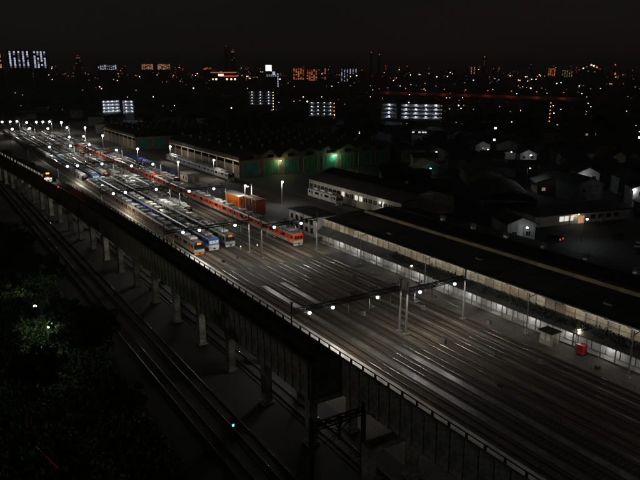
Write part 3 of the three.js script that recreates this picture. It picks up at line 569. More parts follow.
function streetLamp(label, x, t, h, cd, m = G.street, color = COOL, group, r = 0.32) {
  const o = thing('street_lamp', label, 'street lamp', x, t, 0, 0, group);
  part(o, 'pole', cyl(0.1, 0.07, h, 0, 0, 0, 6), M.steel); part(o, 'arm', bar([0, h - 0.1, 0], [0.1, h + 0.1, 1.0], 0.04), M.steel);
  part(o, 'lens', metreUV(new THREE.SphereGeometry(r, 8, 6).scale(1, 0.6, 1.2).translate(0.1, h, 1.1)), m);
  if (cd) lamp(o, color, cd, 0.1, h - r - 0.1, 1.1, 8);
  return o;
}
house('white walled house lit by a lamp behind the shed roof', 139, 119, -25, 8, 11, 4.6, 1.6, M.whiteWall, M.roofDark, [[-2, 1.2, 1.2, 1.2, M.glass], [2, 1.2, 1.2, 1.2, M.glass]]);
streetLamp('bright lamp against the white house wall behind the shed', 135.6, 112.4, 4.2, 4);
{ // dark van with red tail lamps by the white house
  const o = thing('parked_van', 'dark van with red tail lamp parked beside the white house', 'van', 143.2, 108.5, 0.03, 0.2);
  part(o, 'body', merge([bx(-0.95, 0.95, 0.45, 1.15, -2.4, 2.3), bx(-0.9, 0.9, 1.152, 2.0, -1.5, 2.25)]), M.darkSteel);
  part(o, 'windscreen', bx(-0.8, 0.8, 1.2, 1.85, -1.54, -1.502), M.glass); for (const s of [-1, 1]) part(o, 'side_window', bx(-0.02, 0.02, 1.25, 1.8, -1.2, 1.8), M.glass, s * 0.905);
  part(o, 'rear_window', bx(-0.75, 0.75, 1.3, 1.85, 2.252, 2.28), M.glass);
  for (const s of [-1, 1]) part(o, 'tail_light', bx(-0.14, 0.14, 0.85, 1.2, 2.302, 2.36), G.red, s * 0.8);
  for (const x of [-0.85, 0.85]) for (const z of [-1.6, 1.5]) part(o, 'wheel', metreUV(new THREE.CylinderGeometry(0.34, 0.34, 0.22, 14).rotateZ(Math.PI / 2)), M.black, x, 0.34, z);
}
function carThing(label, x, t, turn, paint) {
  const o = thing('parked_car', label, 'car', x, t, 0.05, turn * deg);
  part(o, 'body', prism([[-2.1, 0.35], [2.1, 0.35], [2.15, 0.8], [1.9, 0.95], [1.0, 1.0], [-1.9, 1.0], [-2.15, 0.8]].reverse().reverse(), -0.82, 0.82), paint);
  part(o, 'cabin', prism([[-1.7, 1.002], [1.0, 1.002], [0.35, 1.45], [-1.25, 1.45]], -0.72, 0.72), M.glass); part(o, 'roof', bx(-1.2, 0.3, 1.452, 1.5, -0.7, 0.7), paint);
  for (const a of [-1.35, 1.35]) for (const z of [-0.78, 0.78]) { const w = part(o, 'wheel', metreUV(new THREE.CylinderGeometry(0.32, 0.32, 0.2, 14).rotateX(Math.PI / 2)), M.black, a, 0.32, z); part(w, 'rim', metreUV(new THREE.CylinderGeometry(0.19, 0.19, 0.22, 10).rotateX(Math.PI / 2)), M.paleSteel); }
  for (const z of [-0.6, 0.6]) part(o, 'headlight', bx(2.1, 2.17, 0.6, 0.78, z - 0.16, z + 0.16), M.unit);
  return o;
}
carThing('red car parked on the lit forecourt near the photo edge', 152.6, 88.5, 20, M.red);
carThing('silver car parked beside the red car', 156.5, 92, 20, M.unit);
carThing('dark car parked in front of the low lit building', 161, 101, 15, M.darkSteel);
{
  const o = thing('lit_depot_store', 'low wide building with lit entrance and dark overhanging roof', 'building', 168, 118, 0, -12 * deg);
  part(o, 'wall', bx(-17, 17, 0, 3.6, -10, 0), M.cream); part(o, 'roof', bx(-18, 18, 3.602, 4.0, -11, 2.2), M.roofDark); part(o, 'roof_edge', bx(-6, 9, 4.01, 4.2, -10.6, -10.2), M.concrete);
  part(o, 'door', bx(-1.1, 1.1, 0, 2.3, 0.002, 0.06), G.stairWarm);
  for (const x of [-7.4, -5.6, -3.8]) windowOn(o, x, 1.1, 0.034, 1.5, 1.5, G.office); for (const x of [4.4, 7.4, 10.4, 13.4]) windowOn(o, x, 1.1, 0.034, 1.7, 1.3, M.glass);
  for (const x of [-17, -6, 6, 17]) part(o, 'porch_post', bx(x - 0.1, x + 0.1, 0, 3.6, 1.8, 2.0), M.paleSteel);
  part(o, 'porch_lamp', metreUV(new THREE.SphereGeometry(0.22, 8, 6)), G.white, -2.2, 3.2, 1.2); lamp(o, [1, 0.92, 0.75], 10, -2.2, 2.8, 1.4, 8);
}
streetLamp('street lamp lighting the road in front of low lit building', 149, 104, 6.5, 34);
streetLamp('street lamp over the forecourt at the photo edge', 160, 84, 6.5, 24);
{ // barrel vaulted hall
  const o = thing('vaulted_hall', 'pale hall with ribbed barrel roof behind the long shed', 'hall', 170, 152, 0, -38 * deg);
  part(o, 'wall', bx(-9, 9, 0, 4.0, -15, 15), M.greyWall);
  const arc = (r, n = 14) => Array.from({ length: n + 1 }, (_, i) => { const a = Math.PI * (0.12 + 0.76 * i / n); return [Math.cos(a) * r * 1.02, 4.0 + (Math.sin(a) - Math.sin(0.12 * Math.PI)) * r * 0.5]; });
  const a = arc(9.6), b = arc(9.3);
  part(o, 'roof', prism([...a, ...b.reverse()], -15.4, 15.4), M.roofGrey);
  const rib = prism([...arc(9.75), ...arc(9.62).reverse()], -0.12, 0.12);
  for (let z = -14; z <= 14; z += 3.5) part(o, 'roof_rib', rib, M.paleSteel, 0, 0.03, z);
  for (const x of [-5, 0, 5]) windowOn(o, x, 1.5, 15.034, 2.4, 1.6, M.glass);
}
house('pale gable house right of the barrel roofed hall', 199, 142, -20, 10, 13, 6.5, 2.4, M.greyWall, M.tile, [[-2.5, 3.8, 1.4, 1.3, M.glass], [2.5, 3.8, 1.4, 1.3, M.glass], [-2.5, 1.0, 1.4, 1.3, M.glass]]);
house('white gable house brightly lit, highest on the right hand slope of roofs', 262, 251, -30, 8, 9, 5.6, 2.2, M.whiteWall, M.tile, [[0, 3.2, 1.3, 1.2, M.glass]]);
streetLamp('street lamp in front of the lit white gable house', 258.5, 243.5, 4, 6);
house('low white lit shed right of the white gable house', 262, 232, -35, 11, 6, 3.0, 1.0, M.whiteWall, M.tile, []);
streetLamp('street lamp beside the low white lit shed', 257, 226, 4.5, 5);
house('white house behind a strong street lamp among dark roofs', 254, 213, -35, 8, 9, 5.6, 2, M.whiteWall, M.tile, [[-2, 3.4, 1.2, 1.2, M.glass], [2, 3.4, 1.2, 1.2, M.glass]]);
streetLamp('strong street lamp in front of the white house among dark roofs', 248.5, 206.5, 5.5, 9, G.street, COOL, null, 0.45);
house('tall pale house beside the bluish street lamp', 219, 154, -40, 8, 9, 7, 2, M.whiteWall, M.tile, [[-2, 4.6, 1.2, 1.3, M.glass], [2, 4.6, 1.2, 1.3, M.glass], [2, 1.2, 1.2, 1.3, M.glass]]);
streetLamp('bluish street lamp between pale houses behind the barrel hall', 212.5, 150.6, 6, 10, G.street, COOL, null, 0.45);
house('pale house with rounded gable near the photo edge', 226, 142, -35, 8, 10, 6.5, 2.6, M.greyWall, M.tile, [[0, 4, 1.4, 1.3, M.glass]]);
house('white house lit blue white at the photo edge', 209.5, 124.5, -40, 9, 9, 6.5, 2, M.whiteWall, M.tile, [[-2, 4, 1.3, 1.3, M.glass], [2, 4, 1.3, 1.3, M.glass]]);
streetLamp('street lamp in front of the house at the photo edge', 202.6, 124.6, 6, 10, G.street, COOL, null, 0.45);
house('cream house with teal lit wall behind the workshops end', 190.5, 214, -15, 7, 9, 4.2, 2.2, M.teal, M.cream, [[0, 1.2, 1.3, 1.3, M.glass]]);
streetLamp('small street lamp behind the barrel roofed hall', 196, 163, 9, 36, G.street, COOL, null, 0.18);
streetLamp('small lamp beside the teal walled house', 186.2, 207.6, 4, 5, G.street, [0.8, 1, 0.95]);
streetLamp('lone white street lamp above the teal walled house', 216, 237, 6, 6, G.street, COOL, null, 0.4);
house('dark hall with ridged roof between the teal house and barrel hall', 196, 186, -35, 14, 24, 5, 2.4, M.brownWall, M.roofGrey, []);

{ // packed dark roofs between the yard and the bright apartments
  const r = rng(91), taken = [[139, 119, 12], [168, 118, 24], [170, 152, 20], [199, 142, 11], [262, 251, 8], [262, 232, 9], [254, 213, 9], [219, 154, 9], [226, 142, 9], [209.5, 124.5, 9], [190.5, 214, 9], [184, 206, 12], [196, 186, 18], [143, 108, 6], [152.6, 88.5, 8], [160, 96, 12],
    [258.5, 243.5, 4], [257, 226, 4], [248.5, 206.5, 4], [212.5, 150.6, 4], [202.6, 124.6, 4], [186.2, 207.6, 4], [216, 237, 4], [149, 104, 6], [160, 84, 5]];
  let n = 0;
  for (let i = 0; i < 3000 && n < 120; i++) {
    const x = between(150, 330, r), t = between(85, 300, r), w = between(6, 11, r), d = between(7, 13, r), rad = Math.max(w, d) * 0.58;
    if (x < 204 && t > 206 || x < 212 && t > 236 || (x > 128 && t > 94 && t < 113) || taken.some(([a, b, q]) => Math.hypot(a - x, b - t) < q + rad)) continue;
    taken.push([x, t, rad]); n++;
    const m = [M.houseDark, M.greyWall, M.brownWall, M.cream][Math.floor(r() * 4)], h = between(3.4, 6.6, r), k = r(), wx = w * 0.25, side = t < 150 ? 'between the barrel hall and the photo edge' : t < 210 ? 'around the strong street lamp' : 'around the lit white gable house';
    house((h > 5.4 ? 'two storey' : 'single storey') + (m === M.cream ? ' cream' : m === M.brownWall ? ' brown' : m === M.greyWall ? ' grey' : ' dark') + ' house ' + side, x, t, Math.round(r() * 4) * 90 - 35 + between(-6, 6, r), w, d, h, between(1, 2.2, r), m, r() < 0.6 ? M.tile : M.roofGrey, [[-wx, 1.1, 1.3, 1.2, k < 0.1 ? G.dimWarm : M.glass], [wx, 1.1, 1.3, 1.2, k > 0.93 ? G.white : M.glass]], 'packed houses ' + side, 'town_house');
  }
}
// ---------------------------------------------------------------- trees
function leaves(seed, n, rx, ry, leaf) {
  const r = rng(seed), q = [], m = new THREE.Matrix4(), e = new THREE.Euler(), base = new THREE.PlaneGeometry(leaf, leaf * 0.7);
  const clumps = Array.from({ length: 30 }, () => { const a = r() * 6.283, u = r() * 2 - 1, k = 0.3 + 0.8 * r(); return [Math.cos(a) * Math.sqrt(1 - u * u) * rx * k, u * ry * k, Math.sin(a) * Math.sqrt(1 - u * u) * rx * k, 0.16 + 0.24 * r()]; });
  for (let i = 0; i < n; i++) {
    const c = clumps[Math.floor(Math.pow(r(), 1.3) * 30)], a = r() * 6.283, u = r() * 2 - 1, k = Math.cbrt(r());
    m.makeRotationFromEuler(e.set(r() * 6, r() * 6, r() * 6)); m.setPosition(c[0] + Math.cos(a) * Math.sqrt(1 - u * u) * rx * c[3] * k, c[1] + u * ry * c[3] * k, c[2] + Math.sin(a) * Math.sqrt(1 - u * u) * rx * c[3] * k);
    q.push(base.clone().applyMatrix4(m));
  }
  return merge(q);
}
const crowns = [41, 42, 43].map((s) => leaves(s, 3000, 3.3, 2.7, 0.34));
const trunkG = merge([cyl(0.28, 0.14, 4.6, 0, 0, 0, 8), ...[[1.4, 6.2, 0.5], [-1.3, 6.4, 0.7], [0.3, 6.8, -1.4], [-0.5, 6.5, 1.4]].map(([x, y, z]) => bar([0, 3.4, 0], [x, y, z], 0.07)), bar([0, 4.4, 0], [0.1, 7.2, 0], 0.09)]);
let treeNo = 0;
function tree(label, x, t, k = 1, m = M.leaf, group) {
  const o = thing('tree', label, 'tree', x, t, 0, (treeNo * 2.4) % 6.28, group); o.scale.setScalar(k);
  part(o, 'trunk', trunkG, M.trunk); part(o, 'crown', crowns[treeNo++ % 3], m, 0, 6.4, 0);
  return o;
}
[[17.5, 127, 1.0, 'lit green tree right of the brightest park lamp'], [11.5, 124, 1.1, 'green tree behind the brightest park lamp'], [8.8, 112, 0.9, 'dim tree left of the park lamp'], [10.2, 89, 0.9, 'park tree with its branches lit by a lamp from behind'], [16.4, 99, 0.8, 'small dim tree beside the lower park lamps'],
  [19.5, 133, 1.0, 'dark tree on the park edge toward the low tracks'], [6, 140, 1.2, 'large dark tree at the far side of the park'], [5.5, 96, 1.0, 'dark tree at the left edge of the park']].forEach(([x, t, k, l]) => tree(l, x, t, k));
{ const r = rng(5); for (let i = 0; i < 34; i++) { const t = between(72, 175, r), x = between(2, 21, r); if (Math.abs(x - 13.4) < 2.6 && t > 88 && t < 122) continue; tree('dark leafy tree in the unlit park left of the viaduct', x, t, between(0.8, 1.25, r), M.leaf, 'trees of the unlit park'); } }
streetLamp('brightest park lamp among the trees left of the viaduct', 13.8, 116.9, 5, 36, G.wall, [1, 1, 0.8], null, 0.3);
streetLamp('park lamp on a slim pole below the brightest park lamp', 14.4, 108.2, 4, 14, G.wall, [1, 1, 0.85], null, 0.2);
streetLamp('tiny park lamp between the two slim poles', 12.2, 101.6, 3.4, 1.5, G.wall, [1, 1, 0.85], null, 0.1);
streetLamp('lowest park lamp lighting bare branches', 11.6, 94.8, 4.2, 7, G.street, [1, 1, 0.9], null, 0.2);
{ // low shrubs and weeds filling the park floor
  const r = rng(63), n = 42000, im = new THREE.InstancedMesh(metreUV(new THREE.PlaneGeometry(0.5, 0.3)), M.leaf, n), m = new THREE.Object3D();
  for (let i = 0; i < n; i++) {
    const x = between(-2, 21.5, r), t = between(62, 190, r), top = 0.35 + 0.9 * Math.pow(0.5 + 0.5 * Math.sin(x * 0.9 + Math.sin(t * 0.31) * 2) * Math.sin(t * 0.55 + x * 0.2), 2);
    m.position.set(x, 0.08 + r() * top, -t); m.rotation.set(r() * 3, r() * 6, r() * 3); m.scale.setScalar(0.6 + r() * 0.9); m.updateMatrix(); im.setMatrixAt(i, m.matrix);
  }
  im.name = 'undergrowth'; put(im, 'dark undergrowth covering the floor of the unlit park', 'undergrowth', null, 'stuff'); scene.add(im);
}
streetLamp('unseen street lamp at the foot of the tower beside the low tracks', 18, 31, 7, 8);  // out-of-view lamp added to lighten the near end of the viaduct
streetLamp('added unseen tall lamp far left beyond the photo edge', -40, 76, 14, 340, G.street, [1, 0.98, 0.88]);  // out-of-view lamp added to lighten the viaduct wall and piers
setting('park_path', flat(10, 17, 60, 170, 0.012), M.asphalt);
{
  const o = thing('red_railing', 'short red railing beside the dark park path', 'railing', 7.4, 76);
  part(o, 'top_rail', bar([0, 1.0, 0], [1.4, 1.0, 6], 0.05), M.red); part(o, 'lower_rail', bar([0, 0.55, 0], [1.4, 0.55, 6], 0.04), M.red); for (let k = 0; k < 4; k++) part(o, 'post', cyl(0.05, 0.05, 1.0, k * 1.4 / 3, 0, k * 2, 6), M.red);  // rails and posts in one even red
}
{
  const o = thing('park_house', 'dim tan house wall at the left photo edge', 'house', 11.5, 184);
  part(o, 'wall', bx(-7, 4, 0, 6.2, -8, 0), M.tan); part(o, 'roof', bx(-7.4, 4.4, 6.202, 6.5, -8.4, 0.5), M.tile);
  for (const x of [-1.5, 1.8]) windowOn(o, x, 1.4, 0.034, 1.4, 1.3, M.glass); part(o, 'door', bx(-4.2, -3.2, 0, 2.1, 0.002, 0.05), M.greyWall);
}
streetLamp('weak yellow lamp in front of the dim tan house', 9.5, 173, 4.2, 3.2, G.dimWarm, [1, 0.75, 0.35]);

// ---------------------------------------------------------------- low gantry, signal and marker by the low tracks
{
  const o = thing('low_track_gantry', 'dark lattice gantry with radiating braces under the viaduct end', 'gantry', 33.2, 54.5);
  part(o, 'column', bx(-0.22, 0.22, 0, 7.4, -0.22, 0.22), M.darkSteel); part(o, 'column', bx(-0.22, 0.22, 0, 7.4, -0.22, 0.22), M.darkSteel, 7.2);
  part(o, 'beam', latticeBeam(6.7, 6.0), M.darkSteel, 0.25);
  const L = []; for (const [x, y] of [[1.2, 7.6], [2.6, 7.9], [4.0, 7.9], [5.4, 7.4]]) L.push(bar([3.5, 5.0, 0.4], [x, y - 1.2, 0.4], 0.05), bar([3.5, 5.0, 0.4], [x, 4.0, 0.4], 0.04)); L.push(bar([3.5, 3.9, 0.4], [3.5, 6.4, 0.4], 0.12));
  part(o, 'brace', merge(L), M.darkSteel);
}
{
  const o = thing('railway_signal', 'slim signal post showing a green light beside the low tracks', 'signal', 28.5, 65.5);
  part(o, 'post', cyl(0.07, 0.07, 3.6, 0, 0, 0, 8), M.steel); part(o, 'head', bx(-0.3, 0.3, 2.1, 3.3, -0.1, 0.1), M.black); part(o, 'green_lamp', metreUV(new THREE.CylinderGeometry(0.15, 0.15, 0.06, 12).rotateX(Math.PI / 2)), G.green, 0, 2.6, 0.13);
}
{ const o = thing('marker_post', 'thin white marker post under the viaduct near the photo bottom', 'post', 43.3, 54.6); part(o, 'shaft', cyl(0.08, 0.08, 1.9, 0, 0, 0, 8), M.whitePaint); part(o, 'footing', cbox(0.3, 0.15, 0.3), M.concrete); }

// ---------------------------------------------------------------- apartment blocks with lit access corridors
function apartment(label, [x, t], turn, w, d, floors, lamps, opt = {}) {
  const fh = 2.9, o = thing('apartment_block', label, 'apartment', x, t, 0, turn * deg), H = floors * fh, from = opt.from ?? 1;
  part(o, 'wall', bx(-w / 2, w / 2, 0, H, -d, 0), opt.wall ?? M.block);
  part(o, 'roof', bx(-w / 2 - 0.3, w / 2 + 0.3, H + 0.002, H + 0.4, -d - 0.3, 1.9), M.darkConcrete);
  for (let f = from; f < floors; f++) {
    const y = f * fh, b = part(o, 'balcony', merge([bx(-w / 2, w / 2, y - 0.2, y, 0.002, 1.5), bx(-w / 2, w / 2, y, y + 1.05, 1.4, 1.5)]), M.whiteWall);
    for (let k = 0; k < lamps; k++) { const lx = (k + 0.5) / lamps * w - w / 2; part(b, 'corridor_lamp', bx(-0.35, 0.35, y + 2.45, y + 2.66, 0.5, 0.9), opt.glow ?? G.corridor, lx); }
    for (let k = 0; k < lamps * 2; k++) part(b, 'door', bx(-0.45, 0.45, y + 0.02, y + 2.05, 0.004, 0.05), M.greyWall, (k + 0.28) / (lamps * 2) * w - w / 2 + 0.6);
    if (!opt.unlit) for (let k = 0; k < (opt.lights ?? 2); k++) lamp(o, [0.66, 0.76, 1], opt.cd ?? 5, (k + 0.5) / (opt.lights ?? 2) * w - w / 2, y + 2.2, 1.0, 6);
  }
  for (let k = 0; k <= lamps; k += opt.open ? lamps : 1) part(o, 'fin', bx(-0.12, 0.12, 0, H, 0.003, 1.46), opt.wall ?? M.block, (k / lamps - 0.5) * (w - 0.3));
  if (opt.stair) for (let f = 1; f < floors; f++) part(o, 'stair_light', bx(w / 2 + 0.01, w / 2 + 0.6, f * fh + 1.6, f * fh + 2.3, 0.6, 1.4), opt.stair);
  return o;
}
apartment('six storey apartment wing with bright stacked corridors, left of the grey stair tower', far(38.25, 500), -38, 12, 9, 7, 1, { lights: 1, cd: 20, wall: M.block, open: 1 });
apartment('wide apartment wing with four long bright corridor rows right of stair tower', far(41.0, 492), -41, 29.5, 10, 7, 4, { from: 3, lights: 4, cd: 18, wall: M.block, open: 1, stair: G.stairWarm });
{ const [x, t] = far(39.15, 506), o = thing('stair_tower', 'plain grey stair tower between the two bright apartment wings', 'tower', x, t, 0, -39 * deg); part(o, 'wall', bx(-2.6, 3.4, 0, 24.5, -6, 0), M.greyWall); part(o, 'roof', bx(-2.9, 3.7, 24.502, 25, -6.3, 0.3), M.darkConcrete); for (let f = 1; f < 8; f++) windowOn(o, 2.4, f * 2.9, 0.034, 0.8, 1.0, f < 4 ? G.dimWarm : M.glass); }
apartment('four storey apartment block with dotted lit corridors and orange stair lights', far(32.3, 520), -33, 20, 9, 7, 4, { from: 3, lights: 3, cd: 2.4, stair: G.orange });
apartment('farther apartment block with five dotted corridor rows above the workshop', far(27.0, 690), -27, 26, 9, 8, 3, { from: 3, lights: 3, cd: 3, stair: G.warm });
apartment('left wing of the zigzag apartment block behind the yard lamps', far(14.4, 640), 10, 17, 9, 6, 4, { from: 2, lights: 4, cd: 20, wall: M.block, open: 1 });
apartment('right wing of the zigzag apartment block behind the yard lamps', far(15.9, 634), -52, 12, 9, 6, 2, { from: 2, lights: 2, cd: 20, wall: M.block, open: 1 });
apartment('dark block with a zigzag stack of orange stair lights on the right', far(50.8, 560), -51, 16, 9, 7, 2, { unlit: 1, from: 7, stair: G.orange });
{
  const [x, t] = far(54.4, 2400), o = thing('lit_works', 'works with white and red lamps high on the right skyline', 'factory', x, t, 0, -54 * deg); part(o, 'wall', bx(-40, 40, 0, 48, -30, 0), M.block); part(o, 'roof_house', bx(-10, 26, 48.002, 62, -26, -2), M.block);
  for (const [a, b, m] of [[-34, 44, G.dimRed], [-22, 49, G.white], [-12, 54, G.dimOrange], [2, 60, G.warm], [10, 57, G.white], [20, 52, G.orange], [30, 46, G.dimRed], [-6, 40, G.dimWarm], [14, 38, G.dimOrange]]) windowOn(o, a, b, 0.1, 4.5, 3, m);
  const [u, v] = far(56.2, 2400), p = thing('red_mast', 'mast with two red lamps at the right end of the skyline', 'mast', u, v); part(p, 'shaft', cyl(1.2, 0.6, 62, 0, 0, 0, 8), M.steel); part(p, 'red_light', new THREE.SphereGeometry(2, 8, 6), G.red, 0, 62, 0); part(p, 'red_light', new THREE.SphereGeometry(2, 8, 6), G.red, 0, 34, 3);
}
{ const [x, t] = far(40.9, 470), o = thing('garage_row', 'low garage with small lit openings below the bright apartments', 'garage', x, t, 0, -41 * deg); part(o, 'wall', bx(-9, 9, 0, 2.8, -5, 0), M.greyWall); part(o, 'roof', bx(-9.3, 9.3, 2.802, 3, -5.3, 0.4), M.tile); for (const a of [-4, 0.4, 3, 5]) windowOn(o, a, 1.2, 0.034, 1.6, 1.0, G.office); }

// far slab blocks whose stairwells shine as upright strips
const stripCache = {}, stripG = (w) => stripCache[w] ??= bx(-w / 2, w / 2, 0, 2.6, 0.002, 0.08), shadeCache = {};
function vary(m) { const l = shadeCache[m.uuid] ??= [0.12, 0.35, 0.7, 1, 1.15].map((k) => { const c = m.clone(); c.emissiveIntensity *= k; return c; }); return l[Math.floor(R() * 5)]; }
function stripSlab(label, [x, t], turn, w, top, low, strips, m, sw = 1.4) {
  const o = thing('slab_block', label, 'apartment', x, t, 0, turn * deg);
  part(o, 'wall', bx(-w / 2, w / 2, 0, top + 2.5, -14, 0), M.block); part(o, 'roof', bx(-w / 2 - 0.4, w / 2 + 0.4, top + 2.502, top + 3.2, -14.4, 0.4), M.darkConcrete);
  for (let k = 0; k < strips; k++) for (let y = low; y < top; y += 3.1) { if (R() < 0.9) part(o, 'stair_window', stripG(sw), vary(m), ((k + 0.5) / strips - 0.5) * w * 0.94 + Math.sin(y) * 0.15, y, 0); }
  return o;
}
stripSlab('tall dark slab with bright upright stair strips at far left', far(7.85, 1100), -8, 32, 71, 48, 5, G.stair, 2.4);
stripSlab('tall slab with upright bright strips next to the one at far left', far(9.35, 1100), -9, 20, 70, 48, 4, G.stair, 2.4);
stripSlab('slab with a single pinkish strip on the left photo edge', far(6.5, 1120), -7, 6, 68, 48, 1, G.stairWarm, 2.4);
stripSlab('far pale lit slab above the zigzag apartments', far(14.4, 2300), -14, 64, 60, 46, 9, G.stair, 4.4);
stripSlab('far warm lit slab, left of two on the skyline', far(17.6, 2300), -17, 40, 62, 46, 6, G.stairWarm, 5);
stripSlab('far warm lit slab, right of two on the skyline', far(18.95, 2300), -19, 44, 62, 46, 7, G.stairWarm, 5);
stripSlab('small orange lit slab left of the red lit roofs', far(22.55, 1900), -22, 25, 52, 46, 5, G.stairOrange, 4);
stripSlab('orange lit slab, left half of the orange pair on the skyline', far(30.35, 1500), -30, 28, 46, 24, 5, G.stairOrange, 3.2);
stripSlab('orange lit slab, right half of the orange pair on the skyline', far(31.5, 1480), -31, 26, 46, 22, 5, G.stairOrange, 3.2);
stripSlab('narrow orange strip block right of the orange pair', far(32.65, 1500), -32, 6, 48, 24, 1, G.stairOrange, 2.4);
stripSlab('blue white strip block on the skyline right of the orange pair', far(34.7, 1500), -34, 41, 47, 20, 6, G.stair, 2.0);
stripSlab('far slab with pale strips below the slim skyline tower', far(45.2, 2200), -45, 20, 54, 30, 2, G.stairWarm, 3);
stripSlab('orange lit block at the right side of the skyline', far(51.5, 2000), -51, 22, 48, 28, 4, G.stairOrange, 3.2);
stripSlab('faint pale strip block right of the orange one on the skyline', far(52.7, 2100), -52, 34, 42, 26, 5, G.dimWarm, 3);
{
  const [x, t] = far(28.0, 1250), o = thing('lit_billboard_building', 'building topped by a glaring white billboard on the skyline', 'building', x, t, 0, -28 * deg);
  part(o, 'wall', bx(-11, 14, 0, 42, -12, 0), M.block); part(o, 'billboard', bx(-11, 0.5, 43, 54, -1, 0.2), G.sign); part(o, 'billboard_leg', bx(-6, -5, 42, 43, -1, 0), M.steel); part(o, 'billboard_leg', bx(-9, -8.4, 42, 43, -1, 0), M.steel);
  windowOn(o, 4.4, 44.5, 0.1, 5, 6, G.stair).position.y = 36; for (let k = 0; k < 6; k++) windowOn(o, 12, 14 + k * 4.4, 0.034, 1.8, 3, G.stair); for (let k = 0; k < 5; k++) windowOn(o, -8 + k * 4, 33, 0.034, 2.6, 4, G.dimCool);
}
function tower(label, [x, t], w, h, lights, name = 'tower_block') {
  const o = thing(name, label, 'tower', x, t, 0, -Math.atan2(x, t)); part(o, 'wall', bx(-w / 2, w / 2, 0, h, -w, 0), M.block); part(o, 'roof', bx(-w / 2 + 0.5, w / 2 - 0.5, h + 0.002, h + 4, -w + 1, -1), M.darkConcrete);
  for (const [a, b, ww, hh, m] of lights) windowOn(o, a, b, 0.034, ww, hh, m); part(o, 'warning_light', new THREE.SphereGeometry(1.3, 8, 6), G.red, 0, h + 5.3, -2); return o;
}
tower('slender dark twin of the skyline tower above the red roofs', far(24.2, 3300), 20, 152, []);
tower('skyline tower with a pale lit crown above the red roofs', far(24.75, 3200), 24, 132, [[0, 126, 15, 5, G.dimWarm], [-4, 90, 4, 3, G.dimWarm], [5, 100, 4, 3, G.dimWarm]]);
tower('skyline tower with pale crown above the far left slabs', far(12.2, 3000), 26, 98, [[0, 93, 18, 3, G.dimWarm], [-8, 70, 4, 3, G.dimWarm], [7, 80, 4, 3, G.dimWarm]]);
tower('narrow skyline tower left of the pale crowned one', far(8.3, 3100), 22, 100, [[0, 95, 14, 4, G.dimWarm]]);
tower('dark skyline tower with two red lamps near the middle', far(36.6, 2600), 9, 106, []); tower('dark skyline tower beside the one with red lamps', far(37.3, 2600), 8, 98, []);
tower('slim pale skyline tower right of the middle', far(46.1, 2300), 11, 82, [[0, 58, 3, 20, G.faint]]);
{ // red lit roofs around the station
  const [x, t] = far(23.9, 1250), o = thing('red_lit_hall', 'hall outlined in red light with white entrance on the skyline', 'hall', x, t, 0, -24 * deg);
  part(o, 'wall', bx(-26, 26, 0, 38, -30, 0), M.block); part(o, 'roof', bx(-27, 27, 38.002, 39, -31, 1), M.darkConcrete); part(o, 'red_sign', bx(-24, 24, 39.5, 41.5, -1, 0.3), G.stairOrange); part(o, 'red_sign', bx(-8, 26, 33, 35, 0.002, 0.3), glow(1, 0.08, 0.03, 0.8)); part(o, 'white_sign', bx(-10, 0, 34, 38, 0.31, 0.5), G.sign);
  for (const a of [-20, -14, 6, 14, 21]) windowOn(o, a, 27, 0.034, 3, 2.5, a % 4 ? G.warm : G.orange);
}

// ---------------------------------------------------------------- expressway
{
  const A = new THREE.Vector3(600, 0, -760), B = new THREE.Vector3(640, 0, -530), L = A.distanceTo(B), o = thing('expressway', 'elevated expressway washed in red light beyond the bright apartments', 'road bridge', 620, 645, 0, Math.atan2(B.x - A.x, B.z - A.z));
  part(o, 'deck', bx(-6, 6, 11, 12.4, -L / 2 - 60, L / 2 + 260), M.concrete);
  for (const s of [-1, 1]) part(o, 'barrier', bx(s * 5.9 - 0.15, s * 5.9 + 0.15, 12.402, 14.2, -L / 2 - 60, L / 2 + 260), M.concrete);
  for (let z = -L / 2 - 40; z < L / 2 + 250; z += 40) part(o, 'pier', cbox(2.4, 10.998, 2.4, 0, 0, 0), M.concrete, 0, 0, z);
  for (let z = -L / 2; z < L / 2 + 40; z += 34) { part(o, 'lamp_post', bar([-5.5, 12.4, z], [-5.5, 20, z], 0.1), M.steel); part(o, 'lamp_head', cbox(1.2, 0.3, 0.8, -5.2, 19.7, z), glow(1, 0.3, 0.08, 3)); lamp(o, [1, 0.16, 0.05], 60, -9.5, 17.5, z, 10); }
}

// ---------------------------------------------------------------- the low city
const R2 = rng(77), pick = (a) => a[Math.floor(R2() * a.length)];
const lit = [G.white, G.cool, G.dimCool, G.warm, G.dimWarm, G.dimCool, G.dimWarm], litFar = [G.dimWarm, G.dimOrange, G.dimOrange, G.dimCool, G.white, G.warm, G.orange, G.dimWarm, G.dimRed];
const clear = (x, t) => !((x > 125 && x < 335 && t > 60 && t < 310) || (x > 18 && x < 112 && t < 625) || (x > 100 && x < 215 && t > 96 && t < 470) || (x < 140 && t < 235 && x > -10) || (x > 180 && x < 280 && t < 265 && t > 100) || x * x + t * t < 150 * 150);
const hw = bx(-0.5, 0.5, 0, 1, -0.5, 0.5), hr = prism([[-0.56, 0], [0.56, 0], [0, 1]], -0.55, 0.55), walls = [M.houseDark, M.greyWall, M.brownWall, M.block];
let made = 0;
const quarter = (x, t) => { const b = Math.atan2(x, t) / deg, D = Math.hypot(x, t); return (D < 420 ? 'near the yard' : D < 800 ? 'in the middle distance' : D < 1800 ? 'far out' : 'on the skyline') + ' ' + (b < 14 ? 'above the farthest yard lamps' : b < 22 ? 'beyond the teal workshop' : b < 30 ? 'beyond the gabled workshop' : b < 37 ? 'left of the bright apartments' : b < 45 ? 'around the bright apartments' : b < 52 ? 'right of the bright apartments' : 'toward the right photo edge'); };
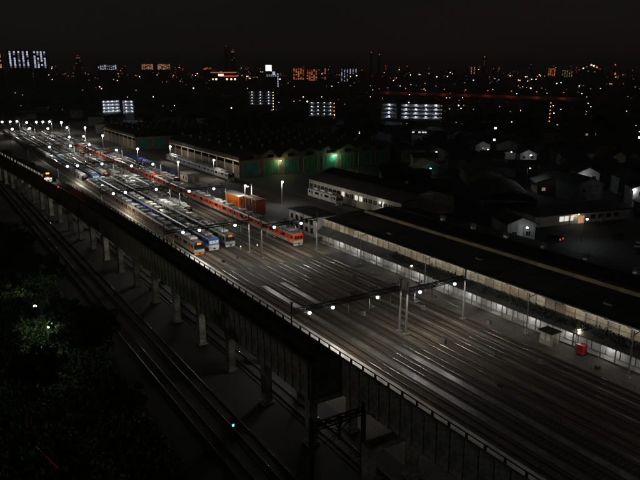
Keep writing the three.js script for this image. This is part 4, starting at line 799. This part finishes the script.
const hue = (m) => ({ [G.white.uuid]: 'white', [G.cool.uuid]: 'bluish', [G.warm.uuid]: 'yellow', [G.orange.uuid]: 'orange', [G.street.uuid]: 'white', [G.dimWarm.uuid]: 'faint', [G.dimCool.uuid]: 'faint' })[m.uuid];
for (let i = 0; i < 1400 && made < 250; i++) {
  const D = 190 + 900 * Math.pow(R2(), 0.8), [x, t] = far(between(5, 59, R2), D);
  if (!clear(x, t)) continue;
  made++;
  const w = between(7, 16, R2), d = between(7, 14, R2), h = between(4.5, 9, R2), shine = R2() < (x < t * 0.75 ? 0.16 : 0.26);
  const q = quarter(x, t), lm = pick(lit), form = d > w * 1.15 ? 'deep' : w > 12.5 ? 'wide' : h > 7 ? 'tall' : 'small';
  const o = thing('city_house', form + (shine ? ' house with ' + hue(lm) + ' lit windows ' : ' unlit house ') + q, 'house', x, t, 0, between(0, 6.28, R2), (shine ? 'lit' : 'unlit') + ' houses ' + q);
  part(o, 'wall', hw, pick(walls)).scale.set(w, h, d); const rf = part(o, 'roof', hr, R2() < 0.5 ? M.tile : M.roofGrey, 0, h + 0.01, 0); rf.scale.set(w, between(1, 2.6, R2), d);
  for (const [a, b, ry] of [[0, d / 2 + 0.034, 0], [w / 2 + 0.034, 0, Math.PI / 2], [0, -d / 2 - 0.034, Math.PI], [-w / 2 - 0.034, 0, -Math.PI / 2]]) windowOn(o, a, h * 0.55, b, 1.5, 1.3, shine && R2() < 0.6 ? vary(lm) : M.glass, ry);
}
for (let i = 0, n = 0; i < 900 && n < 105; i++) {                       // street lamps in the low city
  const D = 260 + 1500 * R2(), [x, t] = far(between(6, 58.5, R2), D); if (!clear(x, t) || (x < t * 0.6 && R2() < 0.7)) continue; n++;
  const gm = pick([G.street, G.street, G.white, G.cool, G.cool, G.white, G.warm]), q = quarter(x, t); streetLamp('small ' + hue(gm) + ' street lamp ' + q, x, t, between(7, 13, R2), 0, vary(vary(gm)), COOL, 'street lamps ' + q, (0.28 + D / 2600) * between(0.55, 1.05, R2));
}
for (let i = 0; i < 290; i++) {                                        // blocks rising toward the skyline
  const D = 1300 + 4200 * Math.pow(R2(), 0.9), [x, t] = far(i < 200 ? between(5.5, 58.8, R2) : between(5.5, 34, R2), i < 200 ? D : D * 0.6 + 2000), w = between(14, 46, R2), h = between(10, 26, R2) + (R2() < 0.45 ? D * between(0.003, 0.011, R2) : 0);
  const o = thing('city_block', (w > 32 ? 'broad' : w > 22 ? 'mid sized' : 'narrow') + (h > 30 ? ' high' : h > 19 ? ' medium' : ' low') + ' dark city block ' + quarter(x, t), 'building', x, t, 0, -Math.atan2(x, t) + between(-0.5, 0.5, R2), 'city blocks ' + quarter(x, t));
  part(o, 'wall', hw, pick([M.block, M.greyWall, M.brownWall])).scale.set(w, h, w * 0.6); part(o, 'roof', hw, M.darkConcrete, 0, h + 0.01, 0).scale.set(w * 0.4, 3, w * 0.3);
  const k = D / 1000, n = 1 + Math.floor(R2() * (D < 1900 ? 3 : 7)); for (let j = 0; j < n; j++) windowOn(o, between(-0.42, 0.42, R2) * w, h * between(0.45, 0.92, R2), w * 0.3 + 0.05, 0.9 + k * 0.9, 1.0 + k * 0.6, vary(pick(D < 1900 ? lit : litFar)));
  if (h > 40 && R2() < 0.6) part(o, 'warning_light', new THREE.SphereGeometry(0.8 + k * 0.3, 6, 5), G.red, 0, h + 3.5, 0);
}
for (let i = 0, n = 0; i < 400 && n < 60; i++) { const D = 170 + 420 * R2(), [x, t] = far(between(20, 58, R2), D); if (!clear(x, t)) continue; n++; tree('dark garden tree ' + quarter(x, t), x, t, between(0.7, 1.3, R2), M.darkLeaf, 'garden trees ' + quarter(x, t)); }

scene.fog = new THREE.FogExp2(0xb8b4ac, 0.00024);                       // thin city haze: the skyline sinks into it, lamps get a faint halo
scene.traverse((o) => { if (o.isMesh) { o.castShadow = true; o.receiveShadow = true; } });
renderer.render(scene, camera);
